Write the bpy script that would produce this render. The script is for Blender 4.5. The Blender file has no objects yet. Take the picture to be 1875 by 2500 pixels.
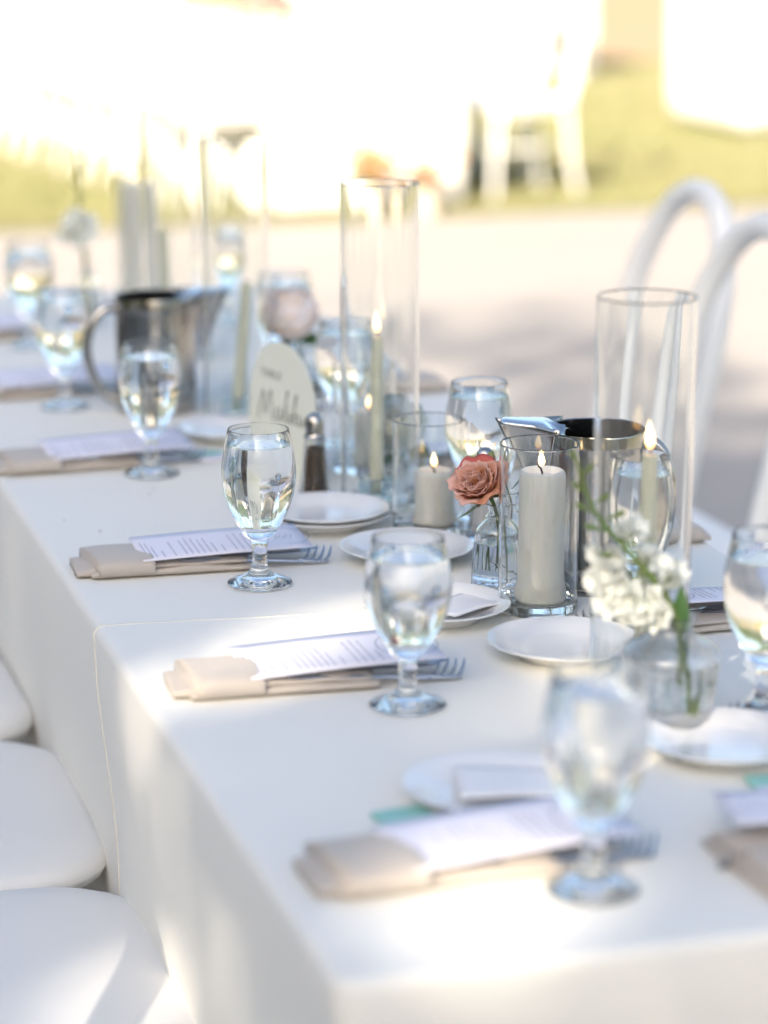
import bpy, bmesh, math, random
import numpy as np
from mathutils import Vector, Matrix, Euler
R = math.radians
rnd = random.Random(7)
sc = bpy.context.scene
COL = sc.collection

# ------------------------------------------------------------------ camera
cam = bpy.data.cameras.new("camera")
co = bpy.data.objects.new("camera", cam); COL.objects.link(co)
co.location = (0, 0, 1.458)
co.rotation_euler = (R(90 - 13.6), 0, R(-16.5))
cam.sensor_fit = 'HORIZONTAL'; cam.sensor_width = 24; cam.lens = 81.02
cam.clip_start = .05; cam.clip_end = 500
cam.dof.use_dof = True; cam.dof.focus_distance = 2.6; cam.dof.aperture_fstop = 2.2
sc.camera = co

# ------------------------------------------------------------------ sky, sun, exposure
SUN_AZ, SUN_EL = R(52), R(28)                  # the way the light travels on the ground, and its height
TRAVEL = Vector((math.cos(SUN_AZ) * math.cos(SUN_EL), math.sin(SUN_AZ) * math.cos(SUN_EL), -math.sin(SUN_EL)))
w = bpy.data.worlds.new("World"); sc.world = w; w.use_nodes = True
nt = w.node_tree
sky = nt.nodes.new("ShaderNodeTexSky"); sky.sky_type = 'NISHITA'; sky.sun_disc = False
sky.sun_elevation = SUN_EL
sky.sun_rotation = math.atan2(-TRAVEL.x, -TRAVEL.y) % (2 * math.pi)
sky.air_density = 1.0; sky.dust_density = 3.0; sky.ozone_density = 0.7
bg = nt.nodes["Background"]; bg.inputs[1].default_value = 0.078
nt.links.new(sky.outputs[0], bg.inputs[0])
sl = bpy.data.lights.new("sun", 'SUN'); sl.energy = 3.2; sl.angle = R(.53); sl.color = (1, .87, .70)
so = bpy.data.objects.new("sun", sl); COL.objects.link(so)
so.rotation_euler = TRAVEL.to_track_quat('-Z', 'Y').to_euler()
sc.view_settings.view_transform = 'Standard'; sc.view_settings.look = 'None'
sc.view_settings.gamma = 1; sc.view_settings.use_curve_mapping = False
sc.view_settings.exposure = 2.08
cy = sc.cycles
cy.use_denoising = True
try: cy.denoiser = 'OPENIMAGEDENOISE'
except Exception: pass
cy.max_bounces = 24; cy.transmission_bounces = 24; cy.glossy_bounces = 8; cy.diffuse_bounces = 6
cy.transparent_max_bounces = 16
cy.caustics_reflective = True; cy.caustics_refractive = True; cy.blur_glossy = 1.0
cy.sample_clamp_indirect = 4.0; cy.sample_clamp_direct = 0

# ------------------------------------------------------------------ materials
MATS = {}
def mat(name, col, rough=.5, metal=0, sub=0, noise=None, bump=None, sheen=0, spec=.5, coat=0, trans=0, scale3=None, thin=0, tip=None):
    """noise = (scale, colour, contrast) mixes a second colour in; bump = (scale, strength, distance)"""
    if name in MATS: return MATS[name]
    m = bpy.data.materials.new(name); m.use_nodes = True
    n = m.node_tree.nodes; l = m.node_tree.links
    b = n["Principled BSDF"]
    b.inputs["Base Color"].default_value = (*col, 1)
    b.inputs["Roughness"].default_value = rough; b.inputs["Metallic"].default_value = metal
    b.inputs["Specular IOR Level"].default_value = spec
    if sub:
        b.inputs["Subsurface Weight"].default_value = sub
        b.inputs["Subsurface Radius"].default_value = (1, .8, .55); b.inputs["Subsurface Scale"].default_value = .008
    if coat: b.inputs["Coat Weight"].default_value = coat; b.inputs["Coat Roughness"].default_value = .06
    if sheen: b.inputs["Sheen Weight"].default_value = sheen
    if trans: b.inputs["Transmission Weight"].default_value = trans
    tc = n.new("ShaderNodeTexCoord")
    src = tc.outputs["Object"]
    if scale3:
        mp = n.new("ShaderNodeMapping"); mp.inputs["Scale"].default_value = scale3
        l.new(src, mp.inputs[0]); src = mp.outputs[0]
    if noise:
        t = n.new("ShaderNodeTexNoise"); t.inputs["Scale"].default_value = noise[0]; t.inputs["Detail"].default_value = 5
        l.new(src, t.inputs["Vector"])
        r = n.new("ShaderNodeValToRGB"); c = noise[2]
        r.color_ramp.elements[0].position = .5 - c; r.color_ramp.elements[1].position = .5 + c
        r.color_ramp.elements[0].color = (*col, 1); r.color_ramp.elements[1].color = (*noise[1], 1)
        l.new(t.outputs["Fac"], r.inputs[0]); l.new(r.outputs[0], b.inputs["Base Color"])
    if bump:
        t = n.new("ShaderNodeTexNoise"); t.inputs["Scale"].default_value = bump[0]; t.inputs["Detail"].default_value = 4
        l.new(src, t.inputs["Vector"])
        bp = n.new("ShaderNodeBump"); bp.inputs["Strength"].default_value = bump[1]; bp.inputs["Distance"].default_value = bump[2]
        l.new(t.outputs["Fac"], bp.inputs["Height"]); l.new(bp.outputs[0], b.inputs["Normal"])
    src_col = b.inputs["Base Color"].links[0].from_socket if b.inputs["Base Color"].is_linked else None
    if tip:
        at = n.new("ShaderNodeAttribute"); at.attribute_name = "along"
        rp = n.new("ShaderNodeMapRange"); rp.inputs[1].default_value = .35; rp.inputs[2].default_value = 1.0; rp.interpolation_type = 'SMOOTHSTEP'
        l.new(at.outputs["Fac"], rp.inputs[0])
        mx = n.new("ShaderNodeMix"); mx.data_type = 'RGBA'; mx.inputs[7].default_value = (*tip, 1)
        l.new(rp.outputs[0], mx.inputs[0])
        if src_col: l.new(src_col, mx.inputs[6])
        else: mx.inputs[6].default_value = (*col, 1)
        src_col = mx.outputs[2]; l.new(src_col, b.inputs["Base Color"])
    if thin:
        tr = n.new("ShaderNodeBsdfTranslucent"); ms = n.new("ShaderNodeMixShader"); ms.inputs[0].default_value = thin
        if src_col: l.new(src_col, tr.inputs[0])
        else: tr.inputs[0].default_value = (*col, 1)
        l.new(b.outputs[0], ms.inputs[1]); l.new(tr.outputs[0], ms.inputs[2]); l.new(ms.outputs[0], n["Material Output"].inputs[0])
    MATS[name] = m
    return m
def glass(name, ior, col=(1, 1, 1), rough=0, bump=None):
    if name in MATS: return MATS[name]
    m = bpy.data.materials.new(name); m.use_nodes = True
    n = m.node_tree.nodes; l = m.node_tree.links
    n.remove(n["Principled BSDF"])
    g = n.new("ShaderNodeBsdfGlass"); g.inputs["IOR"].default_value = ior
    g.inputs["Color"].default_value = (*col, 1); g.inputs["Roughness"].default_value = rough
    l.new(g.outputs[0], n["Material Output"].inputs[0])
    if bump:
        tc = n.new("ShaderNodeTexCoord")
        t = n.new("ShaderNodeTexNoise"); t.inputs["Scale"].default_value = bump[0]; t.inputs["Detail"].default_value = 2
        l.new(tc.outputs["Object"], t.inputs["Vector"])
        bp = n.new("ShaderNodeBump"); bp.inputs["Strength"].default_value = bump[1]; bp.inputs["Distance"].default_value = bump[2]
        l.new(t.outputs["Fac"], bp.inputs["Height"]); l.new(bp.outputs[0], g.inputs["Normal"])
    MATS[name] = m
    return m
def glow(name, stops, strength):
    m = bpy.data.materials.new(name); m.use_nodes = True
    n = m.node_tree.nodes; l = m.node_tree.links
    n.remove(n["Principled BSDF"])
    e = n.new("ShaderNodeEmission"); e.inputs[1].default_value = strength
    tc = n.new("ShaderNodeTexCoord"); sx = n.new("ShaderNodeSeparateXYZ"); r = n.new("ShaderNodeValToRGB")
    l.new(tc.outputs["Generated"], sx.inputs[0]); l.new(sx.outputs[2], r.inputs[0])
    r.color_ramp.elements[0].position, r.color_ramp.elements[0].color = stops[0][0], (*stops[0][1], 1)
    r.color_ramp.elements[1].position, r.color_ramp.elements[1].color = stops[-1][0], (*stops[-1][1], 1)
    for p, c in stops[1:-1]:
        k = r.color_ramp.elements.new(p); k.color = (*c, 1)
    l.new(r.outputs[0], e.inputs[0]); l.new(e.outputs[0], n["Material Output"].inputs[0])
    return m
GLASS = glass("clear glass", 1.5, (.985, .992, .99))
WET = glass("glass to water", 1.33 / 1.5)
WATER = glass("water surface", 1.33)
CRYSTAL = glass("pressed crystal", 1.5, (.9, .96, .98), .12, (90, .6, .002))
CLOTH = mat("cream table linen", (.81, .795, .735), .85, sheen=.1, noise=(3, (.775, .76, .70), .3), bump=(900, .25, .0004))
HEM = mat("hem thread", (.74, .70, .60), .8)
CUSHION = mat("white vinyl cushion", (.78, .78, .765), .55, noise=(4, (.74, .74, .73), .3), bump=(700, .3, .0003))
PAINT = mat("white chair paint", (.80, .80, .78), .4, noise=(9, (.74, .74, .72), .25))
NAPKIN = mat("taupe napkin linen", (.52, .465, .405), .85, sheen=.2, noise=(14, (.48, .425, .37), .3), bump=(700, .35, .0005))
PAPER = mat("lilac white card", (.79, .77, .84), .6, noise=(5, (.76, .74, .81), .3))
INK = mat("grey ink", (.30, .31, .38), .7)
STEEL = mat("polished steel", (.46, .445, .42), .15, 1, noise=(22, (.40, .385, .365), .25), bump=(60, .04, .001))
FLAT = mat("cutlery steel", (.50, .51, .54), .2, 1, noise=(30, (.42, .43, .46), .3))
CHINA = mat("white china", (.80, .80, .79), .18, coat=.4, noise=(6, (.77, .77, .76), .3))
WAX = mat("ivory wax", (.90, .88, .80), .45, sub=.4, noise=(12, (.87, .845, .76), .3))
SAGEWAX = mat("pale sage wax", (.80, .80, .63), .45, sub=.3, noise=(12, (.77, .77, .59), .3))
WICK = mat("burnt wick", (.02, .015, .012), .9)
FLAME = glow("candle flame", [(0, (.9, .35, .12)), (.18, (1, .55, .18)), (.5, (1, .80, .45)), (1, (1, .62, .25))], 1.5)
SIGN = mat("sage card", (.72, .74, .65), .7, noise=(8, (.69, .71, .62), .3))
SIGNINK = mat("sign ink", (.06, .08, .06), .7)
MINT = mat("mint card", (.30, .60, .53), .6, noise=(7, (.27, .55, .49), .3))
TISSUE = mat("white paper napkin", (.80, .80, .81), .85, bump=(160, .4, .0006))
PEPPER = mat("ground pepper", (.05, .028, .018), .9, noise=(900, (.12, .075, .05), .15), bump=(900, .8, .001))
SALT = mat("table salt", (.75, .75, .76), .9, bump=(900, .5, .001))
STEM = mat("green stem", (.10, .19, .04), .5, noise=(30, (.15, .17, .05), .3))
LEAF = mat("green leaf", (.035, .10, .025), .4, noise=(30, (.06, .14, .035), .3))
SEPAL = mat("olive sepal", (.17, .22, .07), .5, noise=(40, (.25, .24, .10), .3))
ROSEORANGE = mat("deep orange rose petal", (.56, .21, .07), .6, noise=(38, (.62, .29, .15), .28), bump=(160, .12, .0004), thin=.22, tip=(.66, .31, .19))
ROSE = mat("terracotta rose petal", (.62, .25, .13), .6, noise=(38, (.66, .32, .21), .28), bump=(160, .12, .0004), thin=.25, tip=(.70, .37, .28))
ROSEPINK = mat("pink edged rose petal", (.66, .32, .22), .6, noise=(45, (.62, .26, .15), .28), bump=(160, .12, .0004), thin=.25, tip=(.78, .50, .43))
ROSERED = mat("red tipped rose petal", (.70, .38, .22), .6, noise=(60, (.66, .30, .16), .25), thin=.25, tip=(.60, .12, .10))
PEONY = mat("blush peony petal", (.94, .85, .86), .7, noise=(30, (.93, .88, .82), .3), thin=.1)
WHITEPETAL = mat("white petal", (.84, .85, .81), .7, noise=(60, (.80, .83, .75), .3), thin=.18)
PATIO = mat("pale pink concrete", (.40, .365, .33), .85, noise=(.7, (.34, .31, .28), .3), bump=(40, .3, .004))
LAWN = mat("sunlit lawn", (.25, .24, .125), .9, noise=(.9, (.30, .27, .15), .25), bump=(60, .6, .02))
SAND = mat("dry sandy path", (.40, .29, .165), .95, noise=(1.5, (.35, .255, .15), .3), bump=(20, .4, .01))
BARK = mat("grey bark", (.16, .12, .09), .9, noise=(9, (.09, .07, .05), .2), bump=(14, .8, .03))
FOLIAGE = mat("tree leaf", (.06, .10, .03), .6, noise=(1.2, (.09, .12, .035), .3))
ORANGE = mat("orange blossom", (.72, .26, .05), .7, thin=.3, noise=(20, (.65, .38, .12), .3))
TERRA = mat("cream pot", (.68, .60, .48), .8, noise=(8, (.6, .52, .42), .3))
LOUNGE = mat("white lounge fabric", (.80, .79, .77), .9, noise=(6, (.76, .75, .73), .3), bump=(500, .3, .001))

for mm, sc_, ds in ((CLOTH, 5.5, .006), (NAPKIN, 30, .003), (CUSHION, 7, .003)):
    n = mm.node_tree.nodes; l = mm.node_tree.links
    t = n.new("ShaderNodeTexNoise"); t.inputs["Scale"].default_value = sc_; t.inputs["Detail"].default_value = 3; t.inputs["Distortion"].default_value = .6
    tc = n.new("ShaderNodeTexCoord"); l.new(tc.outputs["Object"], t.inputs["Vector"])
    bp = n.new("ShaderNodeBump"); bp.inputs["Strength"].default_value = .55; bp.inputs["Distance"].default_value = ds
    fine = next(x for x in n if x.type == 'BUMP' and x is not bp and x.outputs[0].is_linked)
    l.new(t.outputs["Fac"], bp.inputs["Height"]); l.new(bp.outputs[0], fine.inputs["Normal"])

# ------------------------------------------------------------------ mesh helpers
class MB:
    def __init__(s): s.v = []; s.f = []; s.m = []
    def add(s, vs, fs, mi=0, M=None):
        o = len(s.v)
        s.v += [tuple(M @ Vector(v)) if M else tuple(v) for v in vs]
        s.f += [tuple(i + o for i in f) for f in fs]; s.m += [mi] * len(fs)
    def lathe(s, prof, seg=32, mod=None, mi=0, M=None, mis=None):
        vs, fs, ms, rows = [], [], [], []
        for r, z in prof:
            if r <= 1e-7:
                rows.append([len(vs)] * seg); vs.append((0, 0, z))
            else:
                rows.append(list(range(len(vs), len(vs) + seg)))
                for j in range(seg):
                    a = 2 * math.pi * j / seg; q = r * (mod(a, r, z) if mod else 1)
                    vs.append((q * math.cos(a), q * math.sin(a), z))
        o = len(s.v)
        s.v += [tuple(M @ Vector(v)) if M else v for v in vs]
        for i in range(len(rows) - 1):
            A, B = rows[i], rows[i + 1]
            for j in range(seg):
                k = (j + 1) % seg
                f = [A[j], A[k], B[k], B[j]]; g = []
                for x in f:
                    if x not in g: g.append(x)
                if len(g) >= 3:
                    s.f.append(tuple(x + o for x in g)); s.m.append(mis[i] if mis else mi)
        return s
    def tube(s, pts, rad, seg=8, caps=True, mi=0, flat=1.0):
        pts = [Vector(p) for p in pts]; n = len(pts)
        if not isinstance(rad, (list, tuple)): rad = [rad] * n
        up = None; vs = []
        for i, p in enumerate(pts):
            t = (pts[min(i + 1, n - 1)] - pts[max(i - 1, 0)]).normalized()
            if up is None:
                up = Vector((0, 0, 1)) if abs(t.z) < .9 else Vector((1, 0, 0))
            x = t.cross(up)
            if x.length < 1e-6: x = t.cross(Vector((0, 1, 0)))
            x.normalize(); up = x.cross(t).normalized()
            for j in range(seg):
                a = 2 * math.pi * j / seg
                vs.append(p + (x * math.cos(a) + up * math.sin(a) * flat) * rad[i])
        fs = [(i * seg + j, i * seg + (j + 1) % seg, (i + 1) * seg + (j + 1) % seg, (i + 1) * seg + j) for i in range(n - 1) for j in range(seg)]
        if caps: fs += [tuple(range(seg))[::-1], tuple(range((n - 1) * seg, n * seg))]
        s.add(vs, fs, mi); return s
    def grid(s, fn, nu, nv, mi=0, closed_u=False):
        vs = [fn(i / nu, j / nv) for j in range(nv + 1) for i in range(nu + 1)]
        W = nu + 1
        fs = [(j * W + i, j * W + i + 1, (j + 1) * W + i + 1, (j + 1) * W + i) for j in range(nv) for i in range(nu)]
        s.add(vs, fs, mi); return s
    def box(s, x0, x1, y0, y1, z0, z1, b=0, seg=2, M=None):
        bm = bmesh.new(); bmesh.ops.create_cube(bm, size=1)
        for v in bm.verts: v.co = Vector(((x0 + x1) / 2 + v.co.x * (x1 - x0), (y0 + y1) / 2 + v.co.y * (y1 - y0), (z0 + z1) / 2 + v.co.z * (z1 - z0)))
        if b: bmesh.ops.bevel(bm, geom=list(bm.edges), offset=b, segments=seg, profile=.5, affect='EDGES', clamp_overlap=True)
        bm.verts.index_update()
        s.add([v.co.copy() for v in bm.verts], [tuple(v.index for v in f.verts) for f in bm.faces], 0, M); bm.free(); return s
    def mesh(s, name, mats, smooth=True, sharp=40):
        me = bpy.data.meshes.new(name); me.from_pydata([tuple(v) for v in s.v], [], s.f)
        for m in (mats if isinstance(mats, (list, tuple)) else [mats]): me.materials.append(m)
        if any(s.m): me.polygons.foreach_set("material_index", s.m)
        if smooth:
            me.polygons.foreach_set("use_smooth", [True] * len(me.polygons))
            if sharp: me.set_sharp_from_angle(angle=R(sharp))
        if getattr(s, 'along', None) and len(s.along) == len(s.v):
            at = me.attributes.new("along", 'FLOAT', 'POINT'); at.data.foreach_set("value", s.along)
        me.update(); return me
def link(name, data, parent=None, loc=(0, 0, 0), rot=(0, 0, 0)):
    o = bpy.data.objects.new(name, data); COL.objects.link(o)
    if parent: o.parent = parent
    o.location = loc; o.rotation_euler = rot; return o
def obj(name, mb, m, parent=None, loc=(0, 0, 0), rot=(0, 0, 0), smooth=True, sharp=40, solid=0):
    o = link(name, mb.mesh(name, m, smooth, sharp), parent, loc, rot)
    if solid:
        md = o.modifiers.new("thickness", 'SOLIDIFY'); md.thickness = solid; md.offset = 0
    return o
def tag(o, label, cat, group=None):
    o["label"] = label; o["category"] = cat
    if group: o["group"] = group
    return o
def thing(name, label, cat, loc=(0, 0, 0), rz=0, group=None, rot=None):
    o = link(name, None, None, loc, rot or (0, 0, rz)); o.empty_display_size = .05
    return tag(o, label, cat, group)
def struct(o, kind="structure"): o["kind"] = kind; return o
def dup(root, loc, rot, label, group=None):
    r = root.copy(); COL.objects.link(r); r.location = loc; r.rotation_euler = rot; r["label"] = label
    if group: r["group"] = group
    for ch in list(root.children):
        c = ch.copy(); COL.objects.link(c); c.parent = r
        for g in list(ch.children):
            d = g.copy(); COL.objects.link(d); d.parent = c
    return r
def smoothstep(a, b, x):
    t = min(1, max(0, (x - a) / (b - a))); return t * t * (3 - 2 * t)
def bez(pts, n):
    """Catmull-Rom through pts"""
    pts = [Vector(p) for p in pts]; P = [pts[0] * 2 - pts[1]] + pts + [pts[-1] * 2 - pts[-2]]; out = []
    for i in range(1, len(P) - 2):
        for k in range(n):
            t = k / n
            out.append(.5 * ((2 * P[i]) + (P[i + 1] - P[i - 1]) * t + (2 * P[i - 1] - 5 * P[i] + 4 * P[i + 1] - P[i + 2]) * t * t + (3 * P[i] - P[i - 1] - 3 * P[i + 1] + P[i + 2]) * t ** 3))
    out.append(pts[-1]); return out
TZ = .7535                                    # top of the linen
TZ2 = .7500                                   # top of the linen beyond the seam
def top(y): return TZ if y < 2.385 else TZ2

# ------------------------------------------------------------------ ground
mb = MB(); mb.add([(-200, -200, -.03), (200, -200, -.03), (200, 250, -.03), (-200, 250, -.03)], [(0, 1, 2, 3)])
struct(obj("ground", mb, LAWN, smooth=False))
mb = MB(); mb.grid(lambda u, v: (-7 + 19 * u, -8 + 19.12 * v, 0), 19, 19)
struct(obj("patio", mb, PATIO, smooth=False))
mb = MB(); mb.grid(lambda u, v: (-25 + 60 * u, 11.12 + 9.6 * v, .004 + .012 * math.sin(37 * u + 5 * v) * math.sin(13 * v)), 60, 24)
struct(obj("lawn", mb, LAWN))
mb = MB(); mb.grid(lambda u, v: (-25 + 60 * u, 20.72 + 16 * v, .01), 20, 6)
struct(obj("sand_path", mb, SAND))

# grass blades on the part of the lawn in view
g = np.random.default_rng(3)
N = 150000
gy = 11.13 + 9.5 * g.random(N) ** 1.4; gx = .6 + gy * (.02) + (gy * .62) * g.random(N)
hh = .03 + .04 * g.random(N); aa = g.random(N) * 6.283; lean = .02 * g.normal(size=(N, 2)); wd = .003 + .003 * g.random(N)
V = np.empty((N, 3, 3)); cx, sx = np.cos(aa) * wd, np.sin(aa) * wd
V[:, 0] = np.stack([gx - cx, gy - sx, np.zeros(N)], 1); V[:, 1] = np.stack([gx + cx, gy + sx, np.zeros(N)], 1)
V[:, 2] = np.stack([gx + lean[:, 0], gy + lean[:, 1], hh], 1)
me = bpy.data.meshes.new("grass"); me.vertices.add(N * 3); me.loops.add(N * 3); me.polygons.add(N)
me.vertices.foreach_set("co", V.ravel()); me.loops.foreach_set("vertex_index", np.arange(N * 3, dtype=np.int32))
me.polygons.foreach_set("loop_start", np.arange(0, N * 3, 3, dtype=np.int32)); me.update(); me.validate()
me.materials.append(mat("grass blade", (.205, .22, .09), .6, noise=(.8, (.28, .255, .13), .25)))
struct(link("grass", me), "stuff")

# ------------------------------------------------------------------ trees that shade the table
K = Vector((math.cos(SUN_AZ), math.sin(SUN_AZ))) / math.tan(SUN_EL)
# openings in the crowns, by where the sun through them reaches table height: x, y, half length, half width, angle, depth
GAPS = [(.60, 2.30, .15, .075, 46, .36), (.74, 2.40, .12, .045, 25, .30), (.43, 2.18, .12, .05, 50, .26), (.49, 2.055, .08, .02, 42, .14),
        (.57, 1.645, .13, .07, 50, .32), (.49, 1.71, .06, .03, 40, .22), (.74, 2.06, .12, .035, 30, .12), (.53, 1.97, .09, .02, 42, .12),
        (.42, 1.50, .08, .05, 50, .09), (.52, 1.49, .09, .05, 50, .07), (.245, 2.82, .10, .035, 52, .35), (.37, 2.06, .09, .04, 52, .3),
        (.25, 1.70, .10, .05, 52, .10), (.085, 1.75, .10, .07, 52, .46), (-.06, 2.05, .08, .035, 52, .46), 
        (.30, 1.93, .06, .03, 52, .22), (.36, 2.45, .10, .022, 52, .2), (.30, 2.6, .07, .02, 52, .16), (.8, 1.75, .1, .02, 40, .10), (.95, 2.25, .1, .02, 40, .08), (.33, 1.62, .08, .03, 52, .12)]
def openness(x, y):
    o = 0
    for cx_, cy_, L, W, an, dp in GAPS:
        c, s_ = math.cos(R(an)), math.sin(R(an)); dx, dy = x - cx_, y - cy_
        d = math.hypot((dx * c + dy * s_) / L, (-dx * s_ + dy * c) / W)
        o = max(o, min(.88, dp * 2.2) * (1 - smoothstep(.8, 1.25, d)))
    return 1 - min(1, -math.log(o) / 8) if o > .0004 else 0
def leafy(mbv, mbf, p, size, rr):
    n = Vector((rr.gauss(0, 1), rr.gauss(0, 1), rr.gauss(0, 1) + .4)).normalized()
    n = (n + TRAVEL * -rr.uniform(.2, 1.2)).normalized()
    a = n.orthogonal().normalized(); a.rotate(Matrix.Rotation(rr.uniform(0, 6.28), 3, n)); b = n.cross(a)
    o = len(mbv); fold = n * size * .12
    mbv += [p - a * size * .5, p - b * size * .3 + fold, p + a * size * .5, p + b * size * .3 + fold]
    mbf += [(o, o + 1, o + 2), (o, o + 2, o + 3)]
S0 = -9.6
crowns = [([], []), ([], [])]
rr = random.Random(11)
import mathutils.noise as mnoise
cent = []
LEAFS = 0
while LEAFS < 62000:
    far = rr.random() < .62
    x, y = (rr.uniform(-3.8, 3.0), rr.uniform(-2.2, 8.2)) if far else (rr.uniform(-.85, 2.4), rr.uniform(.75, 5.0))
    cov = 1.0
    chairs_r = 1.55 < x < 2.35 and 3.3 < y < 5.1
    if y > 4.7 and not chairs_r: cov = .24 * (1 - smoothstep(6.0, 8.2, y))
    if x > 2.2: cov *= 1 - smoothstep(2.2, 3.0, x)
    if y > 3.9 and 1.17 < x < 1.55: cov *= .3
    if chairs_r: cov *= .5
    nz = mnoise.noise(Vector((x * 1.7, y * 1.7, 4.2)))
    if x > 2.3 and not chairs_r: cov *= smoothstep(-.3, .2, nz)
    if .2 < x < 1.3 and 1.3 < y < 2.45:                          # thin streaks of weak sun towards the near end
        ss, tt = x * math.cos(R(43)) + y * math.sin(R(43)), -x * math.sin(R(43)) + y * math.cos(R(43))
        cov *= 1 - .84 * smoothstep(.0, .3, mnoise.noise(Vector((ss * 2.6, tt * 8.5, 1.7)))) * smoothstep(2.45, 2.2, y)
    if x < -1.2 or y < .6: cov *= smoothstep(-.55, -.2, nz)
    cov *= 1 - openness(x, y)
    if rr.random() > cov: LEAFS += .35; continue
    s = x * math.cos(SUN_AZ) + y * math.sin(SUN_AZ)
    d = (s - S0) + rr.gauss(0, .75)
    p = Vector((x - math.cos(SUN_AZ) * d, y - math.sin(SUN_AZ) * d, .75 + d * math.tan(SUN_EL)))
    k = 0 if y < 2.6 + .5 * nz - .5 * x else 1
    big = x < -1.3 or y < .3 or y > 5 or x > 2.2
    leafy(*crowns[k], p, rr.uniform(.11, .17) if big else rr.uniform(.07, .11), rr); LEAFS += 1
for k, (cv, cf) in enumerate(crowns):
    c = Vector((0, 0, 0))
    for q in cv[::40]: c += q
    c /= len(cv[::40]); cent.append(c)
    base = Vector((c.x - .7, c.y + (-.5 if k == 0 else .4), -.03))
    t = thing("shade_tree", ["nearer leafy shade tree beside the patio, behind the camera", "farther leafy shade tree beside the patio, behind the camera"][k], "tree", base, 0, "trees shading the table")
    m = MB()
    trunk = bez([(0, 0, -.05), (.05, .03, 1.4), (.2, -.05, 2.9), tuple(c - base - Vector((0, 0, .6)))], 6)
    m.tube(trunk, [.21 - .15 * i / (len(trunk) - 1) for i in range(len(trunk))], 10)
    for q in range(9):
        st = trunk[rr.randrange(len(trunk) // 2, len(trunk))]
        en = Vector(cv[rr.randrange(len(cv))]) - base
        br = bez([st, st.lerp(en, .5) + Vector((0, 0, .15)), en], 5)
        m.tube(br, [.05 - .04 * i / (len(br) - 1) for i in range(len(br))], 6)
    obj("trunk", m, BARK, t)
    m = MB(); m.v = [v - base for v in cv]; m.f = cf; m.m = [0] * len(cf)
    o = obj("crown", m, FOLIAGE, t, smooth=False); o["kind"] = "stuff"

# a far line of trees, seen only in the glass, then nearer unseen hedges
m = MB(); rr = random.Random(5)
for i in range(9000):
    x = rr.uniform(-30, 55); hmax = 5.5 + 2.5 * mnoise.noise(Vector((x * .15, 0, 0))) + 1.2 * mnoise.noise(Vector((x * .6, 3, 0)))
    leafy(m.v, m.f, Vector((x, 43 + rr.uniform(-1.5, 1.5), hmax * rr.random() ** .7)), rr.uniform(.5, .9), rr)
for i in range(14000):  # hedge rows added out of view to block low sky and darken the drapes
    q = rr.random()
    if q < .7: x, y = -7.5 + rr.uniform(-.8, .8), rr.uniform(-14, 17)
    else: x, y = rr.uniform(-8, 15), -13.5 + rr.uniform(-.8, .8)
    hmax = (4.2 if q < .7 else 3.0) + 1.4 * mnoise.noise(Vector((x * .3, y * .3, 7)))
    leafy(m.v, m.f, Vector((x, y, hmax * rr.random())), rr.uniform(.35, .6), rr)
m.m = [0] * len(m.f)
struct(obj("treeline_and_added_hedges", m, FOLIAGE, smooth=False), "stuff")

# ------------------------------------------------------------------ table and linen
def rounded_path(pts, r, n=6):
    out = [Vector(pts[0])]
    for i in range(1, len(pts) - 1):
        a, b, c = Vector(pts[i - 1]), Vector(pts[i]), Vector(pts[i + 1])
        d1, d2 = (a - b).normalized(), (c - b).normalized()
        for k in range(n + 1):
            t = k / n; p0, p2 = b + d1 * r, b + d2 * r
            out.append(p0 * (1 - t) ** 2 + b * 2 * t * (1 - t) + p2 * t * t)
    out.append(Vector(pts[-1])); return out
def resample(path, step):
    out = []
    for a, b in zip(path, path[1:]):
        n = max(1, int((b - a).length / step))
        out += [a.lerp(b, k / n) for k in range(n)]
    out.append(path[-1]); return out
def linen(path2d, ztop, drop, wave, seed, flare=None, tuck=0):
    """cloth over an edge that follows path2d (open or closed), lying flat inside and hanging outside"""
    pts = resample([Vector(p) for p in path2d], .03); n = len(pts)
    closed = (pts[0] - pts[-1]).length < 1e-4
    if closed: pts = pts[:-1]; n -= 1
    nor = []
    for i in range(n):
        a = pts[(i - 1) % n] if closed else pts[max(i - 1, 0)]
        b = pts[(i + 1) % n] if closed else pts[min(i + 1, n - 1)]
        t = (b - a).normalized(); nor.append(Vector((-t.y, t.x)))
    c = sum(pts, Vector((0, 0))) / n
    if sum(nor[i].dot(pts[i] - c) for i in range(n)) < 0: nor = [-q for q in nor]
    rows = []; r = .010; arc = 0; m = MB()
    rows.append([(p - q * r) for p, q in zip(pts, nor)]); zs = [ztop]
    V3 = [[(q.x, q.y, ztop) for q in rows[0]]]
    for k in range(1, 6):
        a = k / 5 * math.pi / 2
        V3.append([(p.x - q.x * r * (1 - math.sin(a)), p.y - q.y * r * (1 - math.sin(a)), ztop - r * (1 - math.cos(a))) for p, q in zip(pts, nor)])
    H = 14
    for k in range(1, H + 1):
        z = ztop - r - (drop - r) * k / H; d = k / H; row = []
        for i, (p, q) in enumerate(zip(pts, nor)):
            wv = wave * d * (mnoise.noise(Vector((p.x * 2.6, p.y * 2.6, seed))) + .5 * mnoise.noise(Vector((p.x * 7, p.y * 7, seed + 2 + z * .4))) - .2) - tuck * smoothstep(0, .35, d)
            if flare: wv += flare(p, d)
            row.append((p.x + q.x * wv, p.y + q.y * wv, z))
        V3.append(row)
    vs = [v for row in V3 for v in row]; fs = []
    for k in range(len(V3) - 1):
        for i in range(n if closed else n - 1):
            j = (i + 1) % n
            fs.append((k * n + i, k * n + j, (k + 1) * n + j, (k + 1) * n + i))
    fs.append(tuple(range(n)))
    m.add(vs, fs); bm_fix(m); return m, V3
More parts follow.
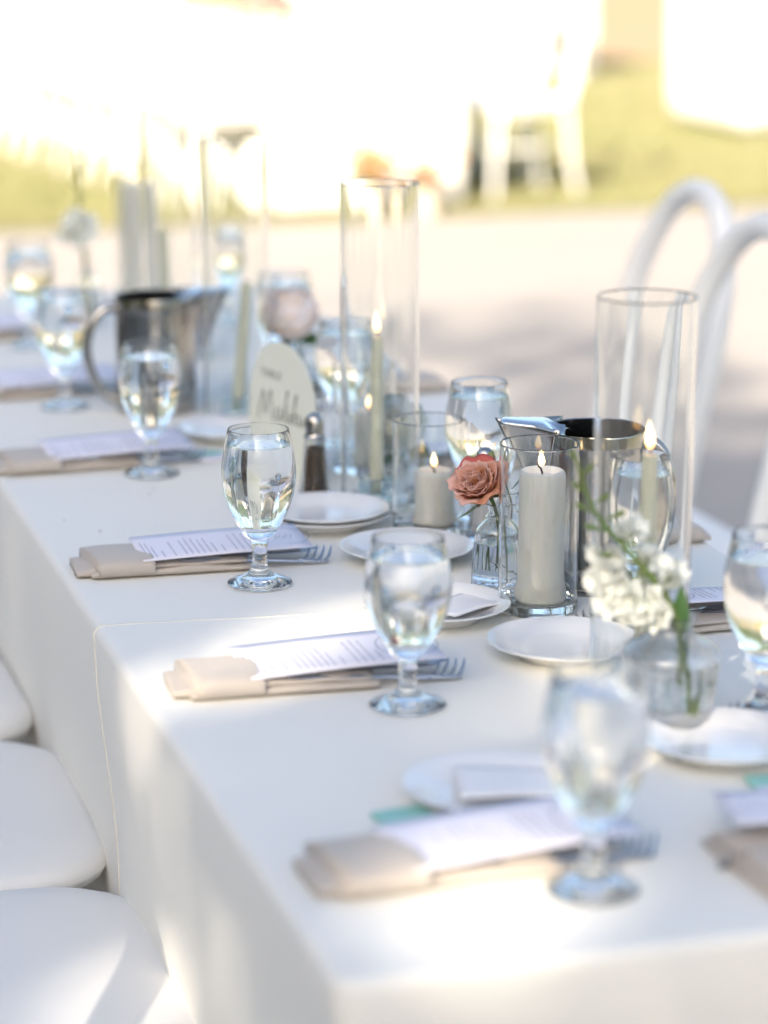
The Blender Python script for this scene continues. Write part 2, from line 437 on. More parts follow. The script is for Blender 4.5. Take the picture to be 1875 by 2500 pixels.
def bm_fix(m):
    bm = bmesh.new(); vv = [bm.verts.new(v) for v in m.v]
    for f in m.f:
        try: bm.faces.new([vv[i] for i in f])
        except ValueError: pass
    bmesh.ops.recalc_face_normals(bm, faces=list(bm.faces))
    bm.verts.index_update()
    m.v = [tuple(v.co) for v in bm.verts]; m.f = [tuple(v.index for v in f.verts) for f in bm.faces]; m.m = [0] * len(m.f); bm.free()
t = thing("banquet_table", "long banquet table hidden under the cream cloths", "table", (.7825, 3.06, 0))
m = MB(); m.box(-.35, .35, -1.51, 1.51, .72, .745, .004); obj("tabletop", m, mat("plywood", (.42, .30, .18), .6, noise=(6, (.36, .25, .15), .3)), t)
for x in (-.28, .28):
    for y in (-1.35, 0, 1.35):
        m = MB(); m.tube([(x, y, 0), (x, y, .72)], .016, 10); obj("leg", m, mat("grey leg steel", (.3, .3, .3), .4, 1), t)
path = rounded_path([(.425, 2.22), (.425, 4.58), (1.14, 4.58), (1.14, 2.22)], .02)
m, _ = linen(path, TZ2, .735, .016, 3, None, .021)
tag(obj("tablecloth", m, CLOTH, sharp=60), "cream tablecloth on the farther part of the table, under the seam", "tablecloth", "cream tablecloths")
path = rounded_path([(.420, 2.416), (.420, 1.530), (1.145, 1.530), (1.145, 2.358)], .02)
m, V3 = linen(path, TZ, .735, .016, 8, lambda p, d: .012 * d * smoothstep(2.30, 2.42, p.y + .08 * (p.x - .42)), .020)
near = tag(obj("tablecloth", m, CLOTH, sharp=60), "cream tablecloth over the near table end, its seam edge lying on top", "tablecloth", "cream tablecloths")
for side in (0, -1):
    ln = [row[side] for row in V3]
    m = MB(); m.tube([(a, b, c + .0005) for a, b, c in ln], .0012, 6); obj("hem", m, HEM, near)
a, b = V3[0][0], V3[0][-1]
m = MB(); m.tube([(a[0] + (b[0] - a[0]) * k / 30, a[1] + (b[1] - a[1]) * k / 30 + .0015 * math.sin(k * .7), TZ - .0004 + .0003 * math.sin(k * 1.9)) for k in range(31)], .0012, 6)
obj("hem", m, HEM, near)

# ------------------------------------------------------------------ chairs
def rsq(w_, d_, r, n=7):
    out = []
    for cx_, cy_, a0 in ((w_ - r, d_ - r, 0), (-w_ + r, d_ - r, 90), (-w_ + r, -d_ + r, 180), (w_ - r, -d_ + r, 270)):
        for k in range(n):
            a = R(a0 + 90 * k / (n - 1)); out.append((cx_ + r * math.cos(a), cy_ + r * math.sin(a)))
    return out
def pad(w_, d_, r, z0, z1, puff):
    m = MB(); o = rsq(w_, d_, r); n = len(o); rings = []
    for ins, z in ((.02, z0), (.004, z0 + .004), (0, z0 + .012), (0, z1 - .016), (.005, z1 - .006), (.016, z1), (.05, z1 + puff * .5), (.1, z1 + puff * .85), (.16, z1 + puff)):
        rings.append([(x * (1 - ins / w_), y * (1 - ins / d_), z) for x, y in o])
    vs = [v for q in rings for v in q] + [(0, 0, z1 + puff * 1.05)]
    fs = [(k * n + i, k * n + (i + 1) % n, (k + 1) * n + (i + 1) % n, (k + 1) * n + i) for k in range(len(rings) - 1) for i in range(n)]
    fs += [((len(rings) - 1) * n + i, (len(rings) - 1) * n + (i + 1) % n, len(vs) - 1) for i in range(n)] + [tuple(range(n))[::-1]]
    m.add(vs, fs); return m
def make_chair(label, group):
    t = thing("bentwood_chair", label, "chair", (0, 0, 0), 0, group)
    obj("seat", pad(.215, .205, .1, .425, .452, 0), PAINT, t)
    obj("cushion", pad(.235, .225, .105, .453, .484, .010), CUSHION, t)
    hoop = [(-.185, -.185, .43), (-.195, -.205, .56), (-.198, -.235, .70), (-.172, -.262, .82), (-.10, -.285, .915), (0, -.292, .945),
            (.10, -.285, .915), (.172, -.262, .82), (.198, -.235, .70), (.195, -.205, .56), (.185, -.185, .43)]
    m = MB(); m.tube(bez(hoop, 5), .0205, 10); obj("back_hoop", m, PAINT, t)
    for s in (-1, 1):
        m = MB(); m.tube([(s * .175, .165, .43), (s * .19, .185, .2), (s * .205, .20, 0)], [.018, .016, .013], 10); obj("leg", m, PAINT, t)
        m = MB(); m.tube([(s * .185, -.185, .45), (s * .19, -.205, .2), (s * .20, -.25, 0)], [.0165, .016, .013], 10); obj("leg", m, PAINT, t)
    m = MB(); m.tube([(.165 * math.cos(a), .165 * math.sin(a), .25) for a in [k * math.pi / 12 for k in range(25)]], .009, 6); obj("leg_ring", m, PAINT, t)
    return t
LG, RG = "white chairs along the left side of the table", "white chairs along the right side of the table"
proto = make_chair("white chair at the near left corner of the table, seat mostly below the picture", LG)
proto.location = (.231, 1.72, 0); proto.rotation_euler = (0, 0, R(-90))
for x, y, a, lb, gr in ((.236, 2.21, -90, "white cushioned chair at lower left with a sun patch on its seat", LG),
                        (.230, 2.69, -91, "white cushioned chair beside the vertical seam of the tablecloth", LG),
                        (.224, 3.17, -89, "white cushioned chair farthest up the left side, only a sliver showing", LG),
                        (1.50, 4.13, 90, "white bentwood chair on the right whose whole back hoop shows", RG),
                        (1.415, 3.65, 91, "white bentwood chair on the right cut by the picture edge", RG)):
    dup(proto, (x, y, 0), (0, 0, R(a)), lb, gr)

# ------------------------------------------------------------------ glassware
def vessel(name, label, cat, loc, outer, inner, level=None, seg=64, mod=None, modi=None, group=None, rz=0, scale=(1, 1, 1), body="glass_body", gm=None):
    """outer: foot to rim; inner: rim to inside bottom; with level, the wet inside belongs to the water"""
    t = thing(name, label, cat, loc, rz, group); t.scale = scale
    both = lambda a, r, z: 1
    m = MB()
    if level is None:
        m.lathe(outer, seg, mod); m2 = MB().lathe(inner, seg, modi or mod)
        m.add(m2.v, m2.f); obj(body, weld(m), gm or GLASS, t); return t
    dry, wet = [], []
    for (r0, z0), (r1, z1) in zip(inner, inner[1:]):
        if z0 >= level > z1:
            k = (z0 - level) / (z0 - z1); rl = r0 + (r1 - r0) * k
            dry += [(r0, z0), (rl, level)]; wet += [(rl, level)]
        elif z0 >= level: dry.append((r0, z0))
        else: wet.append((r0, z0))
    wet.append(inner[-1])
    m.lathe(outer, seg, mod); m2 = MB().lathe(dry, seg, modi or mod); m.add(m2.v, m2.f)
    obj(body, weld(m), gm or GLASS, t)
    wm = MB().lathe(wet[::-1], seg, modi or mod, 0)
    rl = wet[0][0]
    tm = MB().lathe([(rl, level), (rl * .96, level - .0004), (rl * .6, level - .0006), (0, level - .0006)], seg, modi or mod)
    wm.add(tm.v, tm.f, 1); obj("water", weld(wm), [WET, WATER], t)
    return t
def weld(m):
    key, remap, vs = {}, [], []
    for v in m.v:
        q = (round(v[0], 6), round(v[1], 6), round(v[2], 6))
        if q not in key: key[q] = len(vs); vs.append(v)
        remap.append(key[q])
    fs, ms = [], []
    for f, mi in zip(m.f, m.m):
        g = []
        for i in f:
            if remap[i] not in g: g.append(remap[i])
        if len(g) >= 3: fs.append(tuple(g)); ms.append(mi)
    m.v, m.f, m.m = vs, fs, ms; return m
def sm(prof, n=4):
    return [(max(0, p.x), p.y) for p in bez([(r, z, 0) for r, z in prof], n)]
G_OUT = [(0, .0022), (.026, .0015)] + sm([(.031, 0), (.0335, .0018), (.0325, .0040), (.024, .0075), (.0150, .0115), (.0100, .0165), (.0081, .0230), (.0077, .034),
        (.0096, .0475), (.0160, .0535), (.0205, .0610), (.0268, .0725), (.0318, .0835), (.0364, .0985), (.0384, .1140), (.0379, .1300), (.0350, .1480), (.0318, .1640), (.0312, .1650)], 3)
G_IN = sm([(.0312, .1650), (.0306, .1640), (.0337, .1480), (.0365, .1300), (.0369, .1140), (.0348, .0985), (.0300, .0840), (.0248, .0730), (.0195, .0640), (.0120, .0606), (.004, .0600)], 3) + [(0, .0600)]
def flute(n, amp, z0, z1):
    return lambda a, r, z: 1 - amp * smoothstep(z1, z0, z) * (.5 + .5 * math.cos(n * a)) if r > .004 else 1
GG = "stemmed water goblets"
def goblet(x, y, label, scale=(1, 1, 1), level=.1495, rz=0):
    return vessel("water_goblet", label, "goblet", (x, y, top(y) + .0005), G_OUT, G_IN, level, 84, lambda a, r, z: 1, flute(14, .035, .07, .145), GG, rz, scale)
first = goblet(.616, 2.534, "sharp water goblet in front of the printed menu and taupe napkin", rz=.1)
def more_goblet(x, y, label, rz, sz=1, level=None):
    if level: return goblet(x, y, label, (1, 1, sz), level, rz)
    r = dup(first, (x, y, top(y) + .0005), (0, 0, rz), label); r.scale = (1, 1, sz); return r
more_goblet(.641, 1.636, "nearest and most blurred water goblet, in front of the dark fork", .4, 1, .1525)
more_goblet(.640, 2.087, "water goblet in front of the sunlit napkin and its fork", .2, .93, .1465)
more_goblet(.612, 3.074, "water goblet standing in front of the far steel pitcher", .7, 1, .1475)
more_goblet(.580, 3.520, "blurred water goblet left of the far steel pitcher", .9)
more_goblet(.612, 4.020, "farthest left water goblet, at the left picture edge", 1.3)
more_goblet(.927, 1.967, "water goblet cut by the right picture edge", .3, 1, .1445)
more_goblet(.940, 2.288, "water goblet between the tall right hurricane glass and the near pitcher handle", 1.2)
more_goblet(.916, 2.715, "water goblet behind the orange rose and the short candle glass", .15)
more_goblet(.884, 3.162, "water goblet seen through the middle tall hurricane glass", .55)
more_goblet(.918, 3.592, "water goblet behind the pink peony", .8)
more_goblet(.958, 4.150, "farthest right water goblet, behind the leaning candle's glass", .25)

def cyl_profiles(r, h, wall, base):
    out = [(0, .001), (r * .8, 0), (r - .002, 0), (r - .0005, .0008), (r, .003), (r, .0034), (r, .02), (r, h - .02), (r, h - .0015), (r, h - .0012), (r - .0006, h - .0002), (r - wall / 2, h)]
    inn = [(r - wall / 2, h), (r - wall + .0006, h - .0002), (r - wall, h - .0012), (r - wall, h - .0015), (r - wall, h - .02), (r - wall, base + .02), (r - wall, base + .0044), (r - wall, base + .004), (r - wall - .003, base + .0008), (r - wall - .008, base), (0, base)]
    return out, inn
def cylinder(name, label, cat, x, y, r, h, group, wall=.0017, base=.006):
    out, inn = cyl_profiles(r, h, wall, base)
    m = MB().lathe(out, 96); m2 = MB().lathe(inn, 96); m.add(m2.v, m2.f)
    return tag(obj(name, weld(m), GLASS, None, (x, y, top(y) + .0005), sharp=20), label, cat, group)
HG, CG = "tall hurricane glasses", "short candle cylinders"
H1 = (.836, 2.840, .378, .0457); H2 = (.846, 2.058, .360, .0436); H3 = (.789, 3.362, .380, .0450); H4 = (.806, 3.868, .380, .0440)
cylinder("hurricane_glass", "tall hurricane glass in the middle with a lit candle inside", "hurricane glass", H1[0], H1[1], H1[3], H1[2], HG)
cylinder("hurricane_glass", "tall hurricane glass on the right in front of the white chair backs", "hurricane glass", H2[0], H2[1], H2[3], H2[2], HG)
cylinder("hurricane_glass", "blurred tall hurricane glass around the leaning candle, right of the far pitcher", "hurricane glass", H3[0], H3[1], H3[3], H3[2], HG)
cylinder("hurricane_glass", "farthest and palest tall hurricane glass, above the far pitcher", "hurricane glass", H4[0], H4[1], H4[3], H4[2], HG)
C1 = (.857, 2.352, .170, .0398); C2 = (.851, 2.698, .130, .0400); C3 = (.871, 3.025, .133, .0400); C4 = (.868, 4.46, .215, .036)
cylinder("candle_cylinder", "sharp short glass cylinder around the lit pillar candle beside the rose", "candle glass", C1[0], C1[1], C1[3], C1[2], CG, .0018, .009)
cylinder("candle_cylinder", "short glass cylinder left of the rose, in front of the white flower", "candle glass", C2[0], C2[1], C2[3], C2[2], CG, .0018, .009)
cylinder("candle_cylinder", "short glass cylinder half hidden behind the middle tall hurricane glass", "candle glass", C3[0], C3[1], C3[3], C3[2], CG, .0018, .009)
cylinder("candle_cylinder", "farthest blurred glass cylinder, behind the far pitcher", "candle glass", C4[0], C4[1], C4[3], C4[2], CG, .0018, .009)

def flame_mesh(h, r):
    return MB().lathe([(0, 0), (r * .55, h * .06), (r * .92, h * .2), (r, h * .34), (r * .78, h * .55), (r * .42, h * .78), (r * .14, h * .94), (0, h)], 12)
def pillar(x, y, r, h, base, label, lit=True):
    t = thing("pillar_candle", label, "candle", (x, y, top(y) + base + .001), 0, "ivory pillar candles")
    m = MB(); f = lambda a, q, z: 1 + .012 * math.sin(a + z * 22) + .006 * math.sin(3 * a - 30 * z)
    m.lathe([(0, 0), (r * 1.0, 0), (r * 1.12, .003), (r * 1.10, .012), (r * 1.02, h * .16), (r * .98, h * .4), (r * 1.0, h * .8), (r * 1.0, h - .006), (r * .95, h - .0015), (r * .86, h), (r * .74, h - .002), (r * .6, h - .0062), (0, h - .0072)], 40, f)
    obj("wax", m, WAX, t)
    m = MB(); m.tube([(0, 0, h - .008), (0, 0, h - .003), (-.0015, 0, h + .0015), (-.0045, 0, h + .004)], [.0011, .0011, .001, .0009], 6); obj("wick", m, WICK, t)
    if lit:
        obj("flame", flame_mesh(.0165, .0036), FLAME, t, (-.0005, 0, h + .0035), (0, R(-3), 0))
    return t
pillar(C1[0] + .002, C1[1] - .002, .0232, .1335, .009, "sharp ivory pillar candle, lit, in the cylinder beside the rose")
pillar(C2[0] + .008, C2[1] + .002, .0225, .062, .009, "shorter ivory pillar candle, lit, left of the orange rose")
pillar(C3[0] + .005, C3[1], .0235, .066, .009, "pale pillar candle behind the middle hurricane glass")
pillar(C4[0], C4[1], .0250, .195, .009, "farthest tall pillar candle, lit, behind the far pitcher")
def taper(x, y, z, h, label, lean=(0, 0), lit=True, r=.0078):
    t = thing("taper_candle", label, "candle", (x, y, z), 0, "pale sage taper candles", (lean[1], lean[0], 0))
    m = MB(); m.lathe([(0, 0), (r * 1.1, 0), (r * 1.1, .01), (r * .92, h - .006), (r * .86, h - .001), (r * .5, h), (0, h)], 20); obj("wax", m, SAGEWAX, t)
    m = MB(); m.tube([(0, 0, h - .002), (.0006, 0, h + .003), (.0018, 0, h + .006)], [.001, .001, .0008], 6); obj("wick", m, WICK, t)
    if lit: obj("flame", flame_mesh(.026, .0042), FLAME, t, (.0002, 0, h + .004), (0, R(-4), 0))
    return t
def holder(x, y, z, label, r=.021, h=.026):
    m = MB(); f = lambda a, q, zz: 1 + (.07 * math.cos(10 * a) if q > .012 else 0)
    m.lathe([(0, 0), (r * .85, 0), (r, .004), (r * .9, h * .45), (r * .98, h * .8), (r * .9, h), (.0098, h), (.0096, h * .35), (0, h * .35)], 60, f)
    return tag(obj("candle_holder", m, CRYSTAL, None, (x, y, z)), label, "candle holder", "pressed crystal candle holders")
for (hx, hy, hh_, hr), lb, ht, ln, lit, dx in ((H1, ("taper candle, lit, in the middle hurricane glass", "crystal holder in the middle hurricane glass"), .185, (R(.3), 0), True, -.004),
                                  (H2, ("taper candle, lit, in the right hurricane glass behind the white stock flower", "crystal holder in the right hurricane glass"), .205, (R(.6), 0), True, .004),
                                  (H3, ("leaning taper candle in the blurred hurricane glass beside the table sign", "crystal holder under the leaning candle"), .172, (R(5.5), R(-2)), False, .0),
                                  (H4, ("farthest taper candle, in the palest hurricane glass", "crystal holder in the palest hurricane glass"), .18, (R(-2), 0), False, -.006)):
    z = top(hy) + .0068
    holder(hx + dx, hy, z, lb[1])
    taper(hx + dx, hy, z + .0265 * .36, ht, lb[0], ln, lit)

# bud vases
def vase_prof(k, hh_, neck=.40):
    o = [(0, .001), (.020 * k, 0)] + sm([(.0235 * k, .0012), (.0262 * k, .006), (.0262 * k, .014), (.0245 * k, .045), (.0222 * k, .066), (.0205 * k, .0735), (.0150 * k, .0795), (.0098 * k, .084), (.0088 * k, .090), (.0108 * k, .0965), (.0118 * k, .0978), (.0112 * k, .0984)], 3)
    i = sm([(.0112 * k, .0984), (.0100 * k, .0975), (.0076 * k, .091), (.0082 * k, .0835), (.0135 * k, .0782), (.0190 * k, .0720), (.0206 * k, .065), (.0227 * k, .045), (.0242 * k, .016), (.0225 * k, .0085), (.010 * k, .0072)], 3) + [(0, .0072)]
    return [(r, z * hh_) for r, z in o], [(r, z * hh_) for r, z in i]
VG = "small ribbed glass bud vases"
def bud_vase(x, y, label, k=1, hh_=1, level=.058):
    o, i = vase_prof(k, hh_)
    f = lambda a, r, z: 1 + (.022 * abs(math.cos(8 * a)) - .011) * smoothstep(.076 * hh_, .066 * hh_, z) * smoothstep(.001, .005, z)
    return vessel("bud_vase", label, "vase", (x, y, top(y) + .0005), o, i, level * hh_, 96, f, lambda a, r, z: 1, VG, .2)
V1 = (.836, 2.418); V2 = (.862, 2.466); V3_ = (.904, 3.414); V4 = (.735, 4.20); V5 = (.871, 2.842); VS = (.838, 1.966)
bud_vase(*V1, "ribbed glass bud vase holding the orange rose")
bud_vase(*V2, "ribbed glass bud vase behind the rose vase, seen through the candle cylinder")
bud_vase(*V3_, "bud vase under the pink peony, right of the table sign")
bud_vase(*V4, "farthest bud vase, with the stock flower at far left")
V5 = (.905, 2.905); bud_vase(*V5, "bud vase under the white rose, behind the short candle cylinder", .9, .46)
o = [(0, .001), (.024, 0)] + sm([(.027, .0012), (.030, .006), (.0345, .030), (.0385, .058), (.0385, .066), (.034, .072), (.024, .077), (.0175, .083), (.0165, .088), (.0190, .0945), (.0196, .0955), (.0188, .0962)], 3)
i = sm([(.0188, .0962), (.0176, .0952), (.0150, .088), (.0160, .0822), (.022, .0752), (.032, .0700), (.0362, .0645), (.0362, .058), (.0322, .030), (.0278, .009), (.012, .0075)], 3) + [(0, .0075)]
vessel("bud_vase", "wide pressed glass vase with white stock, beside the large looking plate", "vase", (*VS, top(VS[1]) + .0005), o, i, .060, 96,
       lambda a, r, z: 1 + (.028 * abs(math.cos(9 * a)) - .014) * smoothstep(.07, .06, z) * smoothstep(.001, .006, z), lambda a, r, z: 1, VG, 0, (1.08, 1.08, 1.04), "glass_body",
       glass("frosted pressed glass", 1.5, (1, 1, 1), .2, (90, .7, .002)))

# ------------------------------------------------------------------ flowers
def petal(L, W, a0, a1, a2, cup, rb, phi, rough, rr, nu=8, nv=9, point=.0):
    """petal growing from the axis: a0 at its foot, a1 in the middle, a2 at the lip (angles from the axis)"""
    s1, s2, s3 = rr.uniform(0, 9), rr.uniform(0, 9), rr.uniform(.7, 1.3)
    pts = [(rb, 0.0)]
    for j in range(nv):
        v = (j + .5) / nv
        a = a0 + (a1 - a0) * min(1, v / .55) if v < .55 else a1 + (a2 - a1) * ((v - .55) / .45) ** 1.6
        pts.append((pts[-1][0] + math.sin(a) * L / nv, pts[-1][1] + math.cos(a) * L / nv))
    def fn(u, v):
        j = v * nv; j0 = min(nv - 1, int(j)); k = j - j0
        r = pts[j0][0] + (pts[j0 + 1][0] - pts[j0][0]) * k; z = pts[j0][1] + (pts[j0 + 1][1] - pts[j0][1]) * k
        x = (u - .5) * 2
        wv = W * (math.sin(math.pi * min(1, .12 + v * .62)) ** .8) * (1 - point * v ** 4)
        lip = 1 - .16 * x * x * smoothstep(.55, 1, v)
        z2 = z * lip; r2 = r - cup * wv * x * x
        e = smoothstep(.35, 1, v) * rough
        r2 += e * (math.sin(4.3 * x + s1) + .6 * math.sin(9 * x * s3 + s2)) ; z2 += e * .8 * math.sin(5.5 * x * s3 + s2)
        tx = x * wv
        return Vector((r2 * math.cos(phi) - tx * math.sin(phi), r2 * math.sin(phi) + tx * math.cos(phi), z2))
    mb_ = MB().grid(fn, nu, nv); mb_.along = [j / nv for j in range(nv + 1) for i in range(nu + 1)]; return mb_
def leaf_mesh(L, W, bend, fold=.25, n=10):
    def fn(u, v):
        x = (u - .5) * 2; w_ = W * math.sin(math.pi * min(1, v ** .8 * .97 + .03)) * (1 - .25 * v)
        return Vector((x * w_, v * L * math.cos(bend * v * .5), v * L * math.sin(bend * v * .5) + abs(x) * w_ * fold))
    return MB().grid(fn, 6, n)
def axis_rot(d, roll=0):
    return (Vector(d).normalized().to_track_quat('Z', 'Y').to_matrix().to_4x4() @ Matrix.Rotation(roll, 4, 'Z'))
def stemline(o, pts, r, name="stem", m=None, parent=None):
    p = bez(pts, 6); q = MB(); q.tube(p, r, 8); return obj(name, q, m or STEM, parent)
# the rose
CAMR = Vector((math.cos(R(-16.5)), math.sin(R(-16.5)), 0)); CAMF = Vector((math.sin(R(16.5)), math.cos(R(16.5)), 0)); UP = Vector((0, 0, 1))
zt = top(V1[1])
t = thing("rose", "open terracotta orange rose leaning from the ribbed bud vase", "flower", (V1[0], V1[1], zt))
bc = CAMR * -.0165 + UP * .112                                     # foot of the bloom
ax = (UP * .74 - CAMF * .58 - CAMR * .34).normalized()
stemline(t, [(.006, .004, .016), (.004, 0, .05), (0, 0, .085), bc * .5 + Vector((.0005, 0, .050)), bc], .0021, parent=t)
rr = random.Random(4)
Mb = Matrix.Translation(bc) @ axis_rot(ax, .6) @ Matrix.Scale(.87, 4)
NP = 36
for q in range(NP):
    f = q / (NP - 1); phi = q * 2.39996 + rr.uniform(-.3, .3)
    j1, j2, jw, jl = R(rr.uniform(-9, 9)), R(rr.uniform(-16, 16)), rr.uniform(.8, 1.18), rr.uniform(.9, 1.08)
    if f < .45:
        g_ = f / .45; p = petal((.024 + .006 * g_) * jl, (.006 + .008 * g_) * jw, R(34 + 12 * g_), R(8 + 8 * g_) + j1, R(0 + 26 * g_) + j2, .6, .001 + .004 * g_, phi, .0017 + .0010 * g_, rr)
    elif f < .78:
        g_ = (f - .45) / .33; p = petal((.032 + .005 * g_) * jl, (.0155 + .005 * g_) * jw, R(56 + 14 * g_), R(12 + 10 * g_) + j1, R(30 + 26 * g_) + j2, .55, .003, phi, .0022, rr)
    else:
        g_ = (f - .78) / .22; p = petal((.037 + .006 * g_) * jl, (.0225 + .003 * g_) * jw, R(80 + 10 * g_), R(20 + 18 * g_) + j1, R(62 + 55 * g_) + j2, .45, .003, phi, .0026, rr)
    p.v = [Mb @ Vector(v) for v in p.v]
    obj("petal", p, ROSERED if q in (32,) else (ROSEPINK if q % 3 == 0 else (ROSEORANGE if q % 5 == 1 else ROSE)), t, sharp=0, solid=.0004)
for q in range(5):
    a = q * 1.2566 + .3
    lm = leaf_mesh(.026, .0038, 1.4, .35)
    M = Mb @ Matrix.Rotation(a, 4, 'Z') @ Matrix.Translation((0, .003, -.001)) @ Matrix.Rotation(R(-28 - 16 * (q % 2)), 4, 'X')
    lm.v = [M @ Vector(v) for v in lm.v]; obj("sepal", lm, SEPAL, t, sharp=0)
for d, L_, W_, at_ in ((-CAMR * .55 - UP * .75, .034, .008, .6), (CAMR * .8 + UP * .1, .024, .006, .2), (CAMR * .5 - UP * .6 + CAMF * .2, .05, .006, -.1)):
    lm = leaf_mesh(L_, W_, .7); dd = Vector(d).normalized()
    M = Matrix.Translation(bc * (.9 if at_ > 0 else .35) + Vector((0, 0, .0))) @ Vector(dd).to_track_quat('Y', 'Z').to_matrix().to_4x4()
    lm.v = [M @ Vector(v) for v in lm.v]; obj("leaf", lm, SEPAL, t, sharp=0)
# bud in the second vase
t = thing("rose_bud", "closed green bud on a thin stem behind the orange rose", "flower", (V2[0], V2[1], top(V2[1])))
tipb = CAMR * -.020 + UP * .118
stemline(t, [(-.004, .004, .016), (0, 0, .06), (0, 0, .09), tipb], .0014, parent=t)
m = MB(); m.lathe([(0, 0), (.005, .003), (.0068, .009), (.006, .016), (.003, .022), (0, .025)], 14); 
M = Matrix.Translation(tipb) @ axis_rot(UP * .9 + CAMR * .2); m.v = [M @ Vector(v) for v in m.v]; obj("bud", m, SEPAL, t)
for q in range(2):
    lm = leaf_mesh(.03, .006, 1.0); M = Matrix.Translation(Vector((0, 0, .05 + .05 * q))) @ (CAMR * (.6 if q else .8) + UP * (.3 - .9 * (1 - q))).to_track_quat('Y', 'Z').to_matrix().to_4x4()
    lm.v = [M @ Vector(v) for v in lm.v]; obj("leaf", lm, LEAF, t, sharp=0)
# round blooms: peony and white rose
def round_bloom(name, label, V, foot, axis, R_, mats, n, green):
    t = thing(name, label, "flower", (V[0], V[1], top(V[1])))
    stemline(t, [(.003, .002, .012), (0, 0, .04), Vector(foot) * .7, foot], .0026, parent=t)
    M = Matrix.Translation(Vector(foot)) @ axis_rot(axis); rr = random.Random(n)
    base = []
    for q in range(n):                                            # petals lie over each other round a ball, lips turned out
        f = q / (n - 1); zc = 1 - 1.62 * f; rc = math.sqrt(max(0, 1 - zc * zc)); a = q * 2.39996
        d = Vector((rc * math.cos(a), rc * math.sin(a), zc)); t2 = (UP - d * d.z); t2 = t2.normalized() if t2.length > .05 else Vector((math.cos(a), math.sin(a), 0))
        t1 = t2.cross(d); wd = R_ * rr.uniform(.40, .52); ln = R_ * rr.uniform(.75, .95); s1, s2 = rr.uniform(0, 6), rr.uniform(.25, .5)
        def fn(u, v):
            x = (u - .5) * 2; y = v - .55; ww = wd * math.sin(math.pi * min(1, .16 + v * .62)) ** .7
            out = R_ * (.78 + .04 * f) - .45 * (x * ww) ** 2 / R_ - .5 * (y * ln) ** 2 / R_ + R_ * s2 * max(0, v - .55) ** 1.5 + R_ * .03 * v * math.sin(5 * x + s1)
            return Vector((0, 0, R_ * .75)) + d * out + t1 * x * ww + t2 * y * ln
        p = MB().grid(fn, 6, 7); p.v = [M @ Vector(v) for v in p.v]; obj("petal", p, mats[q % len(mats)], t, sharp=0)
    for q in range(green):
        lm = leaf_mesh(R_ * 1.1, R_ * .35, 1.0); a = q * 2.1 + .4
        Mq = M @ Matrix.Rotation(a, 4, 'Z') @ Matrix.Rotation(R(-40), 4, 'X'); lm.v = [Mq @ Vector(v) for v in lm.v]; obj("leaf", lm, LEAF, t, sharp=0)
    return t
round_bloom("peony", "blurred blush pink peony behind the table sign", V3_, CAMR * -.018 + UP * .108, UP * .84 - CAMF * .42 - CAMR * .2, .042, [PEONY, PEONY, mat("peach peony petal", (.93, .82, .73), .7, thin=.1, noise=(30, (.74, .6, .5), .3))], 30, 4)
round_bloom("white_rose", "white bloom behind the short candle cylinder left of the rose", V5, CAMR * -.016 + UP * .056, UP * .84 - CAMR * .35 - CAMF * .35, .040, [WHITEPETAL], 26, 5)
# white stock
def floret_mesh(seed):
    rr = random.Random(seed); m = MB()
    for q in range(9):
        p = petal(.011 * rr.uniform(.75, 1.25), .0078 * rr.uniform(.8, 1.2), R(50), R(30 + 34 * (q > 4) + rr.uniform(-14, 14)), R(95 + rr.uniform(-40, 30)), .3, .001, q * 2.39996 + rr.uniform(-.5, .5), .0024, rr, 4, 4); m.add(p.v, p.f)
    return m.mesh("floret", WHITEPETAL, True, 0)
FLO = [floret_mesh(s) for s in range(6)]
def stock(label, V, stem, florets, buds, leaves, k=1):
    t = thing("stock_flower", label, "flower", (V[0], V[1], top(V[1])), 0, "white stock flowers")
    line = bez(stem, 8); n = len(line)
    q = MB(); q.tube(line, [.0036 - .0018 * i_ / n for i_ in range(n)], 8); obj("stem", q, STEM, t)
    rr = random.Random(len(florets))
    for x_, z_, y_, s in florets:
        p = cr(x_, z_, y_); q0 = min(line, key=lambda a_: (a_ - p).length + .6 * max(0, a_.z - p.z + .01)); d_ = (p - q0)
        o = link("floret", FLO[rr.randrange(6)], t, p, tuple(axis_rot(d_.normalized() - CAMF * .9 + UP * .25, rr.uniform(0, 6)).to_euler())); o.scale = (s * k * rr.uniform(.68, 1.12),) * 3
        q = MB(); q.tube([q0, q0.lerp(p, .5) + UP * .002, p], .0009, 6); obj("stalk", q, STEM, t)
    for f, dx, dz in buds:
        p = line[int(f * (n - 1))]; e = p + CAMR * dx + UP * dz
        q = MB(); q.tube([p, p.lerp(e, .5), e, e + (e - p).normalized() * .003, e + (e - p).normalized() * .0065], [.001, .001, .0028, .0030, .0008], 8); obj("bud", q, STEM, t)
    for f, d, L_, W_ in leaves:
        lm = leaf_mesh(L_, W_, .5); M = Matrix.Translation(line[int(f * (n - 1))]) @ d.to_track_quat('Y', 'Z').to_matrix().to_4x4()
        lm.v = [M @ Vector(v) for v in lm.v]; obj("leaf", lm, LEAF, t, sharp=0)
    return t
def cr(x, z, y=0): return CAMR * x + UP * z + CAMF * y
